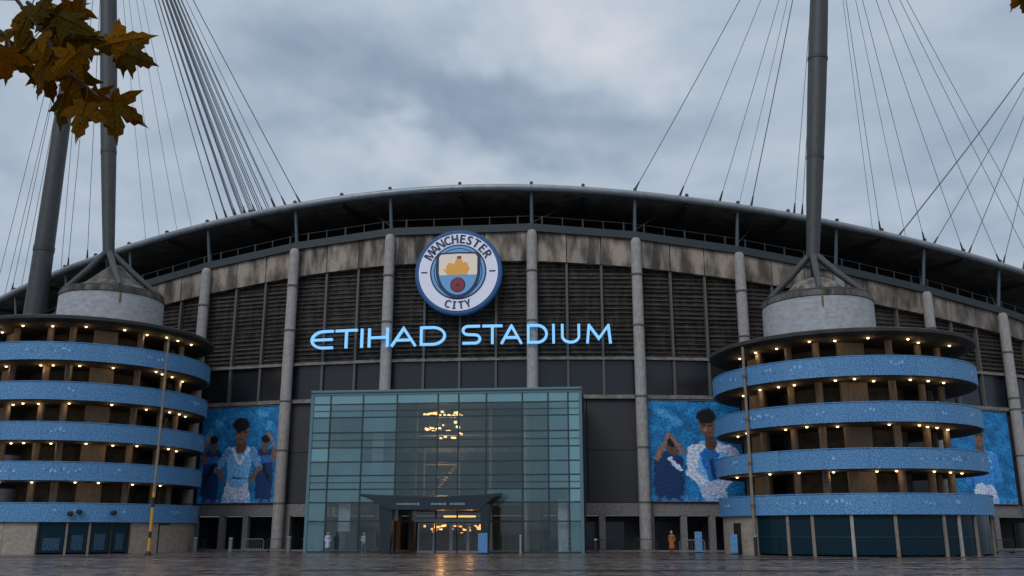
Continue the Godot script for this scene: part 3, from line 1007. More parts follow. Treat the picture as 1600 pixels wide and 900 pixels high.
func crest() -> void:
	var navy := lin(0.008, 0.022, 0.075)
	var mk := func(c: Color, e: float) -> StandardMaterial3D:
		var m := StandardMaterial3D.new()
		m.albedo_color = c
		m.roughness = 0.5
		m.emission_enabled = true
		m.emission = c
		m.emission_energy_multiplier = e
		return m
	var m_rim: StandardMaterial3D = mk.call(lin(0.012, 0.075, 0.21), 0.12)
	var m_white: StandardMaterial3D = mk.call(lin(0.62, 0.63, 0.74), 0.22)
	var m_navy: StandardMaterial3D = mk.call(navy, 0.05)
	var m_sky: StandardMaterial3D = mk.call(lin(0.12, 0.30, 0.54), 0.2)
	var m_cream: StandardMaterial3D = mk.call(lin(0.66, 0.58, 0.48), 0.25)
	var m_gold: StandardMaterial3D = mk.call(lin(0.58, 0.29, 0.05), 0.3)
	var m_red: StandardMaterial3D = mk.call(lin(0.20, 0.014, 0.02), 0.2)
	var t := thing("crest_sign", "round white and blue club crest with ship and red rose above the glowing words", "sign", onfront(0.0, 25.85, 0.85))
	var g := Geo.new()
	g.lathe(Vector3.ZERO, [Vector2(0, -0.3), Vector2(4.1, -0.3), Vector2(4.24, -0.2), Vector2(4.24, 0.2), Vector2(4.1, 0.27), Vector2(0, 0.27)], -PI, PI, 72)
	var rim := part(t, "rim", g, m_rim)
	rim.rotation.x = PI / 2
	var add := func(called: String, poly: PackedVector2Array, z0: float, z1: float, m: Material) -> MeshInstance3D:
		var gg := Geo.new()
		gg.slab(poly, z0, z1)
		return part(t, called, gg, m)
	add.call("white_ring", circle(3.84), 0.27, 0.32, m_white)
	add.call("inner_ring", circle(2.74), 0.32, 0.35, m_navy)
	add.call("inner_field", circle(2.60), 0.35, 0.37, m_sky)
	add.call("inner_line", circle(2.36), 0.37, 0.385, m_navy)
	add.call("inner_disc", circle(2.27), 0.385, 0.40, m_sky)
	# shield
	var outline := func(w: float, top: float, low: float) -> PackedVector2Array:
		var p := PackedVector2Array([Vector2(-w * 0.9, top), Vector2(0, top + 0.06), Vector2(w * 0.9, top), Vector2(w, top - 0.3)])
		for k in 13:
			var a := k / 12.0
			p.append(Vector2(w * (cos(a * PI / 2.0)) * (1.0 - 0.06 * a), lerpf(0.0, low, sin(a * PI / 2.0))))
		for k in range(11, -1, -1):
			var a := k / 12.0
			p.append(Vector2(-w * (cos(a * PI / 2.0)) * (1.0 - 0.06 * a), lerpf(0.0, low, sin(a * PI / 2.0))))
		p.append(Vector2(-w, top - 0.3))
		return p
	var big: PackedVector2Array = outline.call(2.16, 1.9, -2.62)
	var small: PackedVector2Array = outline.call(1.86, 1.72, -2.3)
	add.call("shield_border", big, 0.40, 0.43, m_navy)
	add.call("shield", small, 0.43, 0.45, m_sky)
	var upper := Geometry2D.intersect_polygons(small, PackedVector2Array([Vector2(-3, -0.35), Vector2(3, -0.35), Vector2(3, 3), Vector2(-3, 3)]))
	for p in upper:
		add.call("shield_top", p, 0.45, 0.47, m_cream)
	# ship: hull, sails
	add.call("ship_hull", PackedVector2Array([Vector2(-1.45, 0.25), Vector2(-1.0, -0.3), Vector2(0.85, -0.3), Vector2(1.15, 0.35), Vector2(0.5, 0.12), Vector2(-0.7, 0.1)]), 0.47, 0.51, m_gold)
	for s in [[-0.75, 0.1, 0.42, 0.75], [0.08, 0.1, 0.55, 1.15], [0.72, 0.1, 0.32, 0.8]]:
		add.call("sail", PackedVector2Array([Vector2(s[0] - s[2] * 0.8, s[1]), Vector2(s[0] + s[2] * 0.8, s[1]), Vector2(s[0] + s[2], s[1] + s[3] * 0.45), Vector2(s[0] + s[2] * 0.45, s[1] + s[3]), Vector2(s[0] - s[2] * 0.45, s[1] + s[3]), Vector2(s[0] - s[2], s[1] + s[3] * 0.4)]), 0.475 + 0.002 * s[3], 0.515 + 0.004 * s[3], m_gold)
	add.call("flag", PackedVector2Array([Vector2(-0.1, 1.25), Vector2(0.3, 1.25), Vector2(0.3, 1.55), Vector2(-0.1, 1.5)]), 0.47, 0.51, m_red)
	# rose
	var rose := PackedVector2Array()
	for k in 60:
		var a := TAU * k / 60.0
		var r := 0.6 + 0.07 * absf(sin(2.5 * a))
		rose.append(Vector2(cos(a) * r, -1.32 + sin(a) * r))
	add.call("rose_border", circle(0.74, 32, Vector2(0, -1.32)), 0.45, 0.465, m_navy)
	add.call("rose", rose, 0.465, 0.50, m_red)
	add.call("rose_heart", circle(0.17, 16, Vector2(0, -1.32)), 0.50, 0.52, m_navy)
	for x in [-3.3, 3.3]:
		add.call("side_mark", PackedVector2Array([Vector2(x - 0.3, -0.06), Vector2(x + 0.3, -0.06), Vector2(x + 0.3, 0.07), Vector2(x - 0.3, 0.07)]), 0.32, 0.35, m_navy)
	arc_text(t, "MANCHESTER", 3.28, PI / 2, 0.225, 0.86, m_navy, 1.0)
	arc_text(t, "CITY", 3.3, -PI / 2, 0.2, 0.74, m_navy, -1.0)
	for x in [-1.5, 1.5]:
		var gb := Geo.new()
		gb.tube([Vector3(x, 0, -0.25), Vector3(x, 0, -1.5)], [0.08, 0.08], 8)
		part(t, "bracket", gb, M.mullion)

# ------------------------------------------------------------------ printed banners
func blot(im: Image, c: Vector2, r: Vector2, turn: float, col: Color, soft := 0.25) -> void:
	var w := im.get_width()
	var h := im.get_height()
	var big := maxf(r.x, r.y) * 1.1
	for y in range(maxi(0, int((c.y - big) * h)), mini(h, int((c.y + big) * h) + 1)):
		for x in range(maxi(0, int((c.x - big) * w)), mini(w, int((c.x + big) * w) + 1)):
			var d := Vector2(float(x) / w - c.x, float(y) / h - c.y).rotated(-turn) / r
			var q := d.length()
			if q < 1.0:
				im.set_pixel(x, y, im.get_pixel(x, y).lerp(col, smoothstep(1.0, 1.0 - soft, q) * col.a))

func limb(im: Image, a: Vector2, b: Vector2, ra: float, rb: float, col: Color) -> void:
	# a tapered stroke; sizes are shares of the sheet's width
	var w := im.get_width()
	var h := im.get_height()
	var tall := float(h) / w
	var A := Vector2(a.x, a.y * tall)
	var B := Vector2(b.x, b.y * tall)
	var r := maxf(ra, rb)
	for y in range(maxi(0, int((minf(A.y, B.y) - r) * w)), mini(h, int((maxf(A.y, B.y) + r) * w) + 1)):
		for x in range(maxi(0, int((minf(A.x, B.x) - r) * w)), mini(w, int((maxf(A.x, B.x) + r) * w) + 1)):
			var p := Vector2(float(x) / w, float(y) / w)
			var t := clampf((p - A).dot(B - A) / maxf((B - A).length_squared(), 1e-6), 0.0, 1.0)
			var d := (p - A.lerp(B, t)).length() - lerpf(ra, rb, t)
			if d < 0.0:
				im.set_pixel(x, y, im.get_pixel(x, y).lerp(col, clampf(-d * w / 1.5, 0.0, 1.0)))

func print_sheet(kind: int) -> ImageTexture:
	var im := Image.create(192, 256, false, Image.FORMAT_RGB8)
	var nz := FastNoiseLite.new()
	nz.seed = 40 + kind
	nz.frequency = 0.022
	nz.fractal_octaves = 4
	for y in 256:
		for x in 192:
			var a := nz.get_noise_2d(x, y) * 0.5 + 0.5
			var b := nz.get_noise_2d(x * 2.3 + 300, y * 2.3)
			im.set_pixel(x, y, Color(0.05 + 0.14 * a * a, 0.29 + 0.27 * a + 0.06 * b, 0.47 + 0.32 * a + 0.08 * b))
	var skin := Color(0.46, 0.32, 0.26)
	var dark := Color(0.03, 0.03, 0.05)
	var shirt := Color(0.45, 0.68, 0.88)
	var pale := Color(0.76, 0.79, 0.90)
	var deep := Color(0.04, 0.19, 0.36)
	if kind == 0:
		for q in [[0.22, 0.16, 0.11, 0.06], [0.28, 0.10, 0.05, 0.05], [0.77, 0.07, 0.12, 0.04], [0.86, 0.2, 0.07, 0.08], [0.1, 0.3, 0.07, 0.1]]:
			blot(im, Vector2(q[0], q[1]), Vector2(q[2], q[3]), 0.3, Color(0.42, 0.68, 0.86, 0.6), 0.7)
		for f in [-1.0, 1.0]:      # two smaller figures behind, hands raised
			var x: float = 0.5 + f * 0.34
			limb(im, Vector2(x, 0.52), Vector2(x + f * 0.01, 0.95), 0.12, 0.11, deep)
			limb(im, Vector2(x - f * 0.08, 0.55), Vector2(x + f * 0.1, 0.55), 0.05, 0.05, Color(0.14, 0.38, 0.62))
			limb(im, Vector2(x, 0.38), Vector2(x, 0.46), 0.05, 0.045, skin.darkened(0.15))
			blot(im, Vector2(x, 0.335), Vector2(0.065, 0.05), 0.0, dark, 0.3)
			limb(im, Vector2(x + f * 0.1, 0.56), Vector2(x + f * 0.12, 0.42), 0.035, 0.025, skin)
			limb(im, Vector2(x + f * 0.12, 0.42), Vector2(x + f * 0.03, 0.28), 0.024, 0.02, skin.lightened(0.15))
			limb(im, Vector2(x - f * 0.02, 0.62), Vector2(x + f * 0.08, 0.78), 0.03, 0.02, Color(0.02, 0.05, 0.10))
		limb(im, Vector2(0.50, 0.78), Vector2(0.42, 1.02), 0.13, 0.12, pale)
		limb(im, Vector2(0.56, 0.78), Vector2(0.63, 1.02), 0.09, 0.08, pale.darkened(0.08))
		limb(im, Vector2(0.52, 0.52), Vector2(0.51, 0.74), 0.17, 0.14, shirt)
		limb(im, Vector2(0.37, 0.46), Vector2(0.67, 0.46), 0.06, 0.06, shirt)
		limb(im, Vector2(0.36, 0.47), Vector2(0.24, 0.66), 0.055, 0.045, shirt.darkened(0.15))
		limb(im, Vector2(0.24, 0.66), Vector2(0.33, 0.77), 0.036, 0.03, skin)
		limb(im, Vector2(0.69, 0.47), Vector2(0.78, 0.64), 0.055, 0.045, shirt.darkened(0.2))
		limb(im, Vector2(0.78, 0.64), Vector2(0.67, 0.78), 0.036, 0.03, skin)
		limb(im, Vector2(0.42, 0.43), Vector2(0.52, 0.60), 0.022, 0.018, pale.lightened(0.2))
		limb(im, Vector2(0.63, 0.43), Vector2(0.52, 0.60), 0.022, 0.018, pale.lightened(0.2))
		limb(im, Vector2(0.44, 0.74), Vector2(0.62, 0.75), 0.012, 0.012, deep)
		limb(im, Vector2(0.525, 0.36), Vector2(0.525, 0.44), 0.06, 0.07, skin.darkened(0.2))
		limb(im, Vector2(0.52, 0.26), Vector2(0.52, 0.32), 0.095, 0.075, skin)
		blot(im, Vector2(0.51, 0.18), Vector2(0.12, 0.085), 0.0, dark, 0.25)
		limb(im, Vector2(0.46, 0.265), Vector2(0.49, 0.265), 0.012, 0.012, dark)
		limb(im, Vector2(0.55, 0.265), Vector2(0.58, 0.265), 0.012, 0.012, dark)
		limb(im, Vector2(0.49, 0.335), Vector2(0.55, 0.335), 0.010, 0.010, Color(0.24, 0.12, 0.10))
		blot(im, Vector2(0.48, 0.295), Vector2(0.035, 0.03), 0.0, Color(0.62, 0.46, 0.38, 0.7), 0.8)
	elif kind == 1:
		for q in [[0.15, 0.12, 0.14, 0.05], [0.3, 0.2, 0.1, 0.07], [0.9, 0.2, 0.08, 0.12]]:
			blot(im, Vector2(q[0], q[1]), Vector2(q[2], q[3]), 0.4, Color(0.34, 0.60, 0.82, 0.7), 0.6)
		limb(im, Vector2(0.2, 0.62), Vector2(0.2, 0.95), 0.16, 0.16, deep)
		limb(im, Vector2(0.24, 0.46), Vector2(0.26, 0.52), 0.06, 0.05, skin.darkened(0.2))
		blot(im, Vector2(0.24, 0.42), Vector2(0.07, 0.05), 0.0, dark, 0.3)
		limb(im, Vector2(0.08, 0.58), Vector2(0.22, 0.33), 0.032, 0.026, skin.lightened(0.1))
		limb(im, Vector2(0.22, 0.33), Vector2(0.36, 0.52), 0.026, 0.03, skin.lightened(0.1))
		limb(im, Vector2(0.22, 0.58), Vector2(0.32, 0.68), 0.03, 0.03, pale)
		limb(im, Vector2(0.66, 0.52), Vector2(0.65, 0.86), 0.19, 0.15, shirt)
		limb(im, Vector2(0.50, 0.47), Vector2(0.84, 0.47), 0.06, 0.06, pale)
		limb(im, Vector2(0.47, 0.50), Vector2(0.44, 0.72), 0.07, 0.06, pale)
		limb(im, Vector2(0.44, 0.72), Vector2(0.62, 0.86), 0.06, 0.05, pale)
		limb(im, Vector2(0.88, 0.50), Vector2(0.91, 0.72), 0.07, 0.06, pale.darkened(0.1))
		limb(im, Vector2(0.91, 0.72), Vector2(0.70, 0.88), 0.06, 0.05, pale.darkened(0.1))
		limb(im, Vector2(0.64, 0.54), Vector2(0.66, 0.76), 0.10, 0.06, Color(0.12, 0.40, 0.68))
		limb(im, Vector2(0.66, 0.60), Vector2(0.68, 0.78), 0.03, 0.02, deep)
		limb(im, Vector2(0.66, 0.90), Vector2(0.72, 1.0), 0.14, 0.12, pale.darkened(0.15))
		limb(im, Vector2(0.65, 0.36), Vector2(0.66, 0.45), 0.055, 0.065, skin.darkened(0.3))
		limb(im, Vector2(0.63, 0.23), Vector2(0.64, 0.31), 0.09, 0.07, skin.darkened(0.1))
		blot(im, Vector2(0.62, 0.15), Vector2(0.115, 0.085), 0.0, dark, 0.25)
		limb(im, Vector2(0.58, 0.24), Vector2(0.60, 0.24), 0.011, 0.011, dark)
		limb(im, Vector2(0.66, 0.24), Vector2(0.68, 0.24), 0.011, 0.011, dark)
		blot(im, Vector2(0.60, 0.28), Vector2(0.03, 0.03), 0.0, Color(0.70, 0.50, 0.36, 0.7), 0.7)
	else:
		var x := 0.5 if kind == 2 else 0.42
		limb(im, Vector2(x, 0.55), Vector2(x, 0.80), 0.20, 0.16, Color(0.20, 0.50, 0.76))
		limb(im, Vector2(x - 0.17, 0.48), Vector2(x + 0.17, 0.48), 0.06, 0.06, Color(0.28, 0.58, 0.82))
		limb(im, Vector2(x - 0.21, 0.50), Vector2(x - 0.24, 0.78), 0.055, 0.045, Color(0.22, 0.50, 0.76))
		limb(im, Vector2(x + 0.21, 0.50), Vector2(x + 0.26, 0.74), 0.055, 0.045, Color(0.22, 0.50, 0.76))
		limb(im, Vector2(x - 0.06, 0.86), Vector2(x - 0.09, 1.02), 0.11, 0.10, pale)
		limb(im, Vector2(x + 0.08, 0.86), Vector2(x + 0.12, 1.02), 0.09, 0.09, pale.darkened(0.1))
		limb(im, Vector2(x, 0.37), Vector2(x, 0.44), 0.06, 0.07, skin.darkened(0.2))
		limb(im, Vector2(x, 0.25), Vector2(x, 0.32), 0.095, 0.075, skin)
		blot(im, Vector2(x - 0.01, 0.18), Vector2(0.125, 0.09), 0.0, Color(0.09, 0.06, 0.05), 0.25)
		limb(im, Vector2(x - 0.05, 0.265), Vector2(x - 0.03, 0.265), 0.011, 0.011, dark)
		limb(im, Vector2(x + 0.03, 0.265), Vector2(x + 0.05, 0.265), 0.011, 0.011, dark)
		for k in 14:
			blot(im, Vector2(x - 0.14 + (k % 5) * 0.07, 0.54 + (k / 5) * 0.07), Vector2(0.022, 0.018), 0.7, Color(0.46, 0.70, 0.90), 0.4)
	for k in 10:
		blot(im, Vector2(0.04 + k * 0.105, 0.965 + 0.015 * (k % 3)), Vector2(0.06, 0.04), 0.0, Color(0.34, 0.58, 0.82, 0.6), 0.6)
	# ragged edges and grain of the print
	var out := Image.create(384, 512, false, Image.FORMAT_RGB8)
	nz.frequency = 0.05
	for y in 512:
		for x in 384:
			var ox := nz.get_noise_2d(x * 0.5, y * 0.5) * 4.5 + nz.get_noise_2d(x * 1.7, y * 1.7 + 90.0) * 1.4
			var oy := nz.get_noise_2d(x * 0.5 + 500.0, y * 0.5) * 4.5 + nz.get_noise_2d(x * 1.7, y * 1.7 - 400.0) * 1.4
			var c := im.get_pixel(clampi(int(x * 0.5 + ox), 0, 191), clampi(int(y * 0.5 + oy), 0, 255))
			var k := 1.14 + nz.get_noise_2d(x * 1.2 + 77.0, y * 1.2) * 0.38
			out.set_pixel(x, y, Color(c.r * k, c.g * k, c.b * k).clamp())
	return ImageTexture.create_from_image(out)

func banner(label: String, xa: float, xb: float, kind: int) -> void:
	var A := onfront(xa, 0, 0.02)
	var B := onfront(xb, 0, 0.02)
	var mid := A.lerp(B, 0.5)
	var t := thing("printed_banner", label, "banner", mid + Vector3.UP * 4.4, atan2(-(B.z - A.z), B.x - A.x), "big blue printed banners on the lower wall")
	var w := A.distance_to(B)
	var g := Geo.new()
	var nu := 12
	for k in nu:      # slightly wavy sheet with real thickness
		var x0 := w * (float(k) / nu - 0.5)
		var x1 := w * (float(k + 1) / nu - 0.5)
		var z0 := 0.03 * sin(k * 1.7)
		var z1 := 0.03 * sin((k + 1) * 1.7)
		var s := g.v.size()
		g.quad(Vector3(x0, 0, z0), Vector3(x1, 0, z1), Vector3(x1, 9.15, z1), Vector3(x0, 9.15, z0), Vector3.BACK)
		for i in range(s, g.v.size()):
			g.t[i] = Vector2(g.v[i].x / w + 0.5, 1.0 - g.v[i].y / 9.15)
		g.quad(Vector3(x0, 0, z0 - 0.02), Vector3(x1, 0, z1 - 0.02), Vector3(x1, 9.15, z1 - 0.02), Vector3(x0, 9.15, z0 - 0.02), Vector3.FORWARD)
	var m := StandardMaterial3D.new()
	m.albedo_texture = print_sheet(kind)
	m.roughness = 0.6
	part(t, "sheet", g, m)
	for y in [-0.05, 9.2]:
		var gb := Geo.new()
		gb.tube([Vector3(-w / 2, y, 0), Vector3(w / 2, y, 0)], [0.06, 0.06], 8)
		part(t, "rod", gb, M.mullion)

# ------------------------------------------------------------------ people: one smooth surface round a skeleton
func field_mesh(bones: Array, cell: float, blend: float) -> ArrayMesh:
	var lo := Vector3.INF
	var hi := -Vector3.INF
	for b in bones:
		var r: float = maxf(b[2], b[3]) + blend + cell * 2.0
		for k in 2:
			lo = lo.min(b[k] - Vector3.ONE * r)
			hi = hi.max(b[k] + Vector3.ONE * r)
	var n := Vector3i(((hi - lo) / cell).ceil())
	var vals := PackedFloat32Array()
	vals.resize((n.x + 1) * (n.y + 1) * (n.z + 1))
	vals.fill(1.0)
	var sx := 1
	var sy := n.x + 1
	var sz := (n.x + 1) * (n.y + 1)
	for b in bones:
		var pa: Vector3 = b[0]
		var ba: Vector3 = b[1] - b[0]
		var bb := maxf(ba.dot(ba), 1e-9)
		var reach := maxf(b[2], b[3]) + blend + cell * 1.5
		var q0 := Vector3i(((pa.min(b[1]) - Vector3.ONE * reach - lo) / cell).floor().max(Vector3.ZERO))
		var q1 := Vector3i(((pa.max(b[1]) + Vector3.ONE * reach - lo) / cell).ceil()).min(n)
		for z in range(q0.z, q1.z + 1):
			for y in range(q0.y, q1.y + 1):
				for x in range(q0.x, q1.x + 1):
					var p := lo + Vector3(x, y, z) * cell - pa
					var h := clampf(p.dot(ba) / bb, 0.0, 1.0)
					var d: float = (p - ba * h).length() - lerpf(b[2], b[3], h)
					var i := x + y * sy + z * sz
					var e := vals[i]
					var k := maxf(blend - absf(e - d), 0.0) / blend
					vals[i] = minf(e, d) - k * k * blend * 0.25
	var st := SurfaceTool.new()
	st.begin(Mesh.PRIMITIVE_TRIANGLES)
	st.set_smooth_group(0)
	var at := {}
	var count := 0
	var offs := [0, sx, sy, sx + sy, sz, sx + sz, sy + sz, sx + sy + sz]
	for z in n.z:
		for y in n.y:
			for x in n.x:
				var i := x + y * sy + z * sz
				var inside := 0
				for o in offs:
					if vals[i + o] < 0.0:
						inside += 1
				if inside == 0 or inside == 8:
					continue
				var s := Vector3.ZERO
				var c := 0
				for e in [[0, 1], [2, 3], [4, 5], [6, 7], [0, 2], [1, 3], [4, 6], [5, 7], [0, 4], [1, 5], [2, 6], [3, 7]]:
					var va := vals[i + offs[e[0]]]
					var vb := vals[i + offs[e[1]]]
					if (va < 0.0) != (vb < 0.0):
						var f := va / (va - vb)
						s += Vector3(e[0] & 1, (e[0] >> 1) & 1, e[0] >> 2).lerp(Vector3(e[1] & 1, (e[1] >> 1) & 1, e[1] >> 2), f)
						c += 1
				at[i] = count
				count += 1
				st.add_vertex(lo + (Vector3(x, y, z) + s / c) * cell)
	for i in at:
		for ax in [[sx, sy, sz], [sy, sz, sx], [sz, sx, sy]]:
			# edge from this cell's low corner along ax[0]
			var inn := vals[i] < 0.0
			if inn != (vals[i + ax[0]] < 0.0):
				var a: int = i
				var b: int = i - ax[1]
				var c: int = i - ax[1] - ax[2]
				var d: int = i - ax[2]
				if at.has(b) and at.has(c) and at.has(d):
					var order := [a, b, c, a, c, d] if inn else [a, c, b, a, d, c]
					for q in order:
						st.add_index(at[q])
	st.generate_normals()
	return st.commit()

func person(label: String, at: Vector3, turn: float, height: float, coat: Color, legs: Color, stride: float, long_coat: bool) -> void:
	var t := thing("person", label, "person", at, turn, "people in front of the stadium")
	var s := height / 1.75
	var V := func(x: float, y: float, z: float) -> Vector3: return Vector3(x, y, z) * s
	var body := []
	for e in [-1.0, 1.0]:
		var f: float = stride * e
		body.append([V.call(0.09 * e, 0.92, 0), V.call(0.10 * e, 0.50, f * 0.6 + 0.03), 0.085 * s, 0.06 * s])
		body.append([V.call(0.10 * e, 0.50, f * 0.6 + 0.03), V.call(0.10 * e, 0.09, f), 0.058 * s, 0.04 * s])
		body.append([V.call(0.10 * e, 0.045, f - 0.04), V.call(0.115 * e, 0.04, f + 0.16), 0.04 * s, 0.035 * s])
	body.append([V.call(0, 0.95, 0), V.call(0, 1.15, 0.01), 0.135 * s, 0.13 * s])
	var cm := StandardMaterial3D.new()
	cm.albedo_color = coat
	cm.roughness = 0.85
	var lm := StandardMaterial3D.new()
	lm.albedo_color = legs
	lm.roughness = 0.85
	var sm := StandardMaterial3D.new()
	sm.albedo_color = lin(0.42, 0.27, 0.20)
	sm.roughness = 0.6
	part(t, "body", field_mesh(body + [[V.call(0, 1.15, 0.0), V.call(0, 1.40, 0), 0.12 * s, 0.10 * s], [V.call(0, 1.40, 0), V.call(0, 1.52, 0.015), 0.055 * s, 0.052 * s], [V.call(0, 1.60, 0.02), V.call(0, 1.66, 0.015), 0.078 * s, 0.085 * s], [V.call(0, 1.585, 0.095), V.call(0, 1.60, 0.105), 0.014 * s, 0.012 * s]], 0.03, 0.05), lm)
	var c := []
	c.append([V.call(-0.14, 1.38, 0), V.call(0.14, 1.38, 0), 0.085 * s, 0.085 * s])
	c.append([V.call(0, 1.32, 0.01), V.call(0, 1.02, 0.01), 0.16 * s, 0.15 * s])
	c.append([V.call(0, 1.02, 0), V.call(0, 0.55 if long_coat else 0.88, 0), 0.155 * s, (0.23 if long_coat else 0.16) * s])
	for e in [-1.0, 1.0]:      # hands stay in the coat pockets
		c.append([V.call(0.19 * e, 1.38, 0), V.call(0.25 * e, 1.12, -0.06), 0.062 * s, 0.052 * s])
		c.append([V.call(0.25 * e, 1.12, -0.06), V.call(0.16 * e, 0.93, 0.10), 0.052 * s, 0.045 * s])
	part(t, "coat", field_mesh(c, 0.03, 0.05), cm)
	part(t, "head", field_mesh([[V.call(0, 1.47, 0.005), V.call(0, 1.54, 0.015), 0.06 * s, 0.058 * s], [V.call(0, 1.60, 0.022), V.call(0, 1.67, 0.016), 0.084 * s, 0.09 * s], [V.call(0, 1.595, 0.105), V.call(0, 1.625, 0.10), 0.016 * s, 0.012 * s], [V.call(-0.092, 1.62, 0.0), V.call(-0.092, 1.645, 0.0), 0.015 * s, 0.018 * s], [V.call(0.092, 1.62, 0.0), V.call(0.092, 1.645, 0.0), 0.015 * s, 0.018 * s]], 0.014, 0.02), sm)
	part(t, "hair", field_mesh([[V.call(0, 1.69, -0.01), V.call(0, 1.66, -0.045), 0.095 * s, 0.085 * s]], 0.02, 0.02), M.bark)

# ------------------------------------------------------------------ small things on the plaza
func bollard(label: String, at: Vector3, h: float, r: float, m: Material) -> void:
	var t := thing("bollard", label, "bollard", at, 0.0, "bollards in front of the stadium")
	var g := Geo.new()
	g.lathe(Vector3.ZERO, [Vector2(r * 1.15, 0), Vector2(r * 1.15, 0.05), Vector2(r, 0.07), Vector2(r, h - 0.12)], -PI, PI, 14)
	part(t, "shaft", g, m)
	var c := Geo.new()
	c.lathe(Vector3.ZERO, [Vector2(r * 1.2, h - 0.12), Vector2(r * 1.2, h - 0.04), Vector2(r * 0.7, h), Vector2(0, h + 0.02)], -PI, PI, 14)
	part(t, "cap", c, M.steel)

func barrier(label: String, at: Vector3, turn: float, w: float, m: Material) -> void:
	var t := thing("crowd_barrier", label, "barrier", at, turn, "crowd barriers in front of the stadium")
	var g := Geo.new()
	var p := [Vector3(-w / 2, 0.1, 0), Vector3(-w / 2, 0.95, 0), Vector3(-w / 2 + 0.12, 1.08, 0), Vector3(w / 2 - 0.12, 1.08, 0), Vector3(w / 2, 0.95, 0), Vector3(w / 2, 0.1, 0)]
	g.tube(p, repeat(0.03, 6), 8)
	g.tube([Vector3(-w / 2, 0.22, 0), Vector3(w / 2, 0.22, 0)], [0.025, 0.025], 8)
	part(t, "frame", g, m)
	for k in 11:
		var b := Geo.new()
		var x := lerpf(-w / 2 + 0.12, w / 2 - 0.12, k / 10.0)
		b.tube([Vector3(x, 0.22, 0), Vector3(x, 1.07, 0)], [0.012, 0.012], 6, false)
		part(t, "bar", b, m)
	for s in [-1, 1]:
		var f := Geo.new()
		f.soft_box(Vector3(s * w * 0.42, 0.05, 0), Vector3(0.07, 0.1, 0.6), 0.015)
		part(t, "foot", f, m)

func totem(label: String, at: Vector3, turn: float, w: float, h: float, m: Material) -> void:
	var t := thing("banner_stand", label, "banner stand", at, turn, "upright banner stands by the entrance")
	var g := Geo.new()
	g.soft_box(Vector3(0, h / 2 + 0.06, 0), Vector3(w, h - 0.1, 0.08), 0.02)
	part(t, "sheet", g, m)
	var b := Geo.new()
	b.soft_box(Vector3(0, 0.04, 0), Vector3(w * 1.1, 0.08, 0.5), 0.02)
	part(t, "base", b, M.black)

func tall_post(label: String, at: Vector3, h: float) -> void:
	var t := thing("tall_post", label, "post", at)
	var yellow := StandardMaterial3D.new()
	yellow.albedo_color = lin(0.55, 0.27, 0.03)
	yellow.roughness = 0.7
	var y := 0.0
	var k := 0
	while y < 4.4:
		var e := rng.randf_range(0.35, 0.8)
		var g := Geo.new()
		g.tube([Vector3(0, y, 0), Vector3(0, y + e, 0)], [0.11, 0.11], 12, false)
		part(t, "painted_band", g, M.black if k % 4 == 2 else yellow)
		y += e
		k += 1
	var gp := Geo.new()
	gp.tube([Vector3(0, y, 0), Vector3(0, h, 0)], [0.105, 0.06], 12)
	part(t, "shaft", gp, M.tan)
	var gb := Geo.new()
	gb.lathe(Vector3.ZERO, [Vector2(0.34, 0), Vector2(0.34, 0.06), Vector2(0.2, 0.12), Vector2(0.115, 0.3)], -PI, PI, 14)
	part(t, "base_plate", gb, M.black)
	var gc := Geo.new()
	gc.lathe(Vector3.ZERO, [Vector2(0.12, h), Vector2(0.14, h + 0.1), Vector2(0, h + 0.22)], -PI, PI, 12)
	part(t, "finial", gc, M.tan)

# ------------------------------------------------------------------ trees whose twigs hang into the view
func leaf_mesh(sd: int) -> ArrayMesh:
	var r := RandomNumberGenerator.new()
	r.seed = sd
	var half := [Vector2(0.0, 0.0), Vector2(0.18, -0.10), Vector2(0.42, -0.06), Vector2(0.30, 0.10), Vector2(0.55, 0.22), Vector2(0.72, 0.46), Vector2(0.50, 0.44), Vector2(0.40, 0.52), Vector2(0.20, 0.42), Vector2(0.27, 0.66), Vector2(0.19, 0.74), Vector2(0.20, 0.90), Vector2(0.07, 0.98), Vector2(0.0, 1.2)]
	var g := Geo.new()
	for s in [-1.0, 1.0]:
		var poly := PackedVector2Array()
		for p in half:
			poly.append(Vector2(p.x * s * r.randf_range(0.88, 1.12), p.y * r.randf_range(0.95, 1.05)))
		var idx := Geometry2D.triangulate_polygon(poly)
		var lift := func(q: Vector2) -> Vector3: return Vector3(q.x, q.y, -0.16 * q.x * q.x - 0.16 * absf(q.x) - 0.18 * q.y * q.y + 0.02 * sin(q.y * 7.0 + q.x * 5.0))
		for i in range(0, idx.size(), 3):
			var tri := [poly[idx[i]], poly[idx[i + 1]], poly[idx[i + 2]]]
			var ab: Vector2 = (tri[0] + tri[1]) / 2.0
			var bc: Vector2 = (tri[1] + tri[2]) / 2.0
			var ca: Vector2 = (tri[2] + tri[0]) / 2.0
			for q in [[tri[0], ab, ca], [ab, tri[1], bc], [ca, bc, tri[2]], [ab, bc, ca]]:
				var a: Vector3 = lift.call(q[0])
				var b: Vector3 = lift.call(q[1])
				var c: Vector3 = lift.call(q[2])
				var nn := (b - a).cross(c - a).normalized()
				if nn.z < 0:
					nn = -nn
				var soft := (nn + Vector3(s * 0.2, 0.15, 1.0)).normalized()
				g.tri(a, b, c, soft, soft, soft)
	g.tube([Vector3(0, 1.0, -0.20), Vector3(0, 0.5, -0.03), Vector3(0, 0.0, 0.012), Vector3(0.03, -0.45, 0.08)], [0.006, 0.012, 0.016, 0.018], 5)
	return g.mesh()

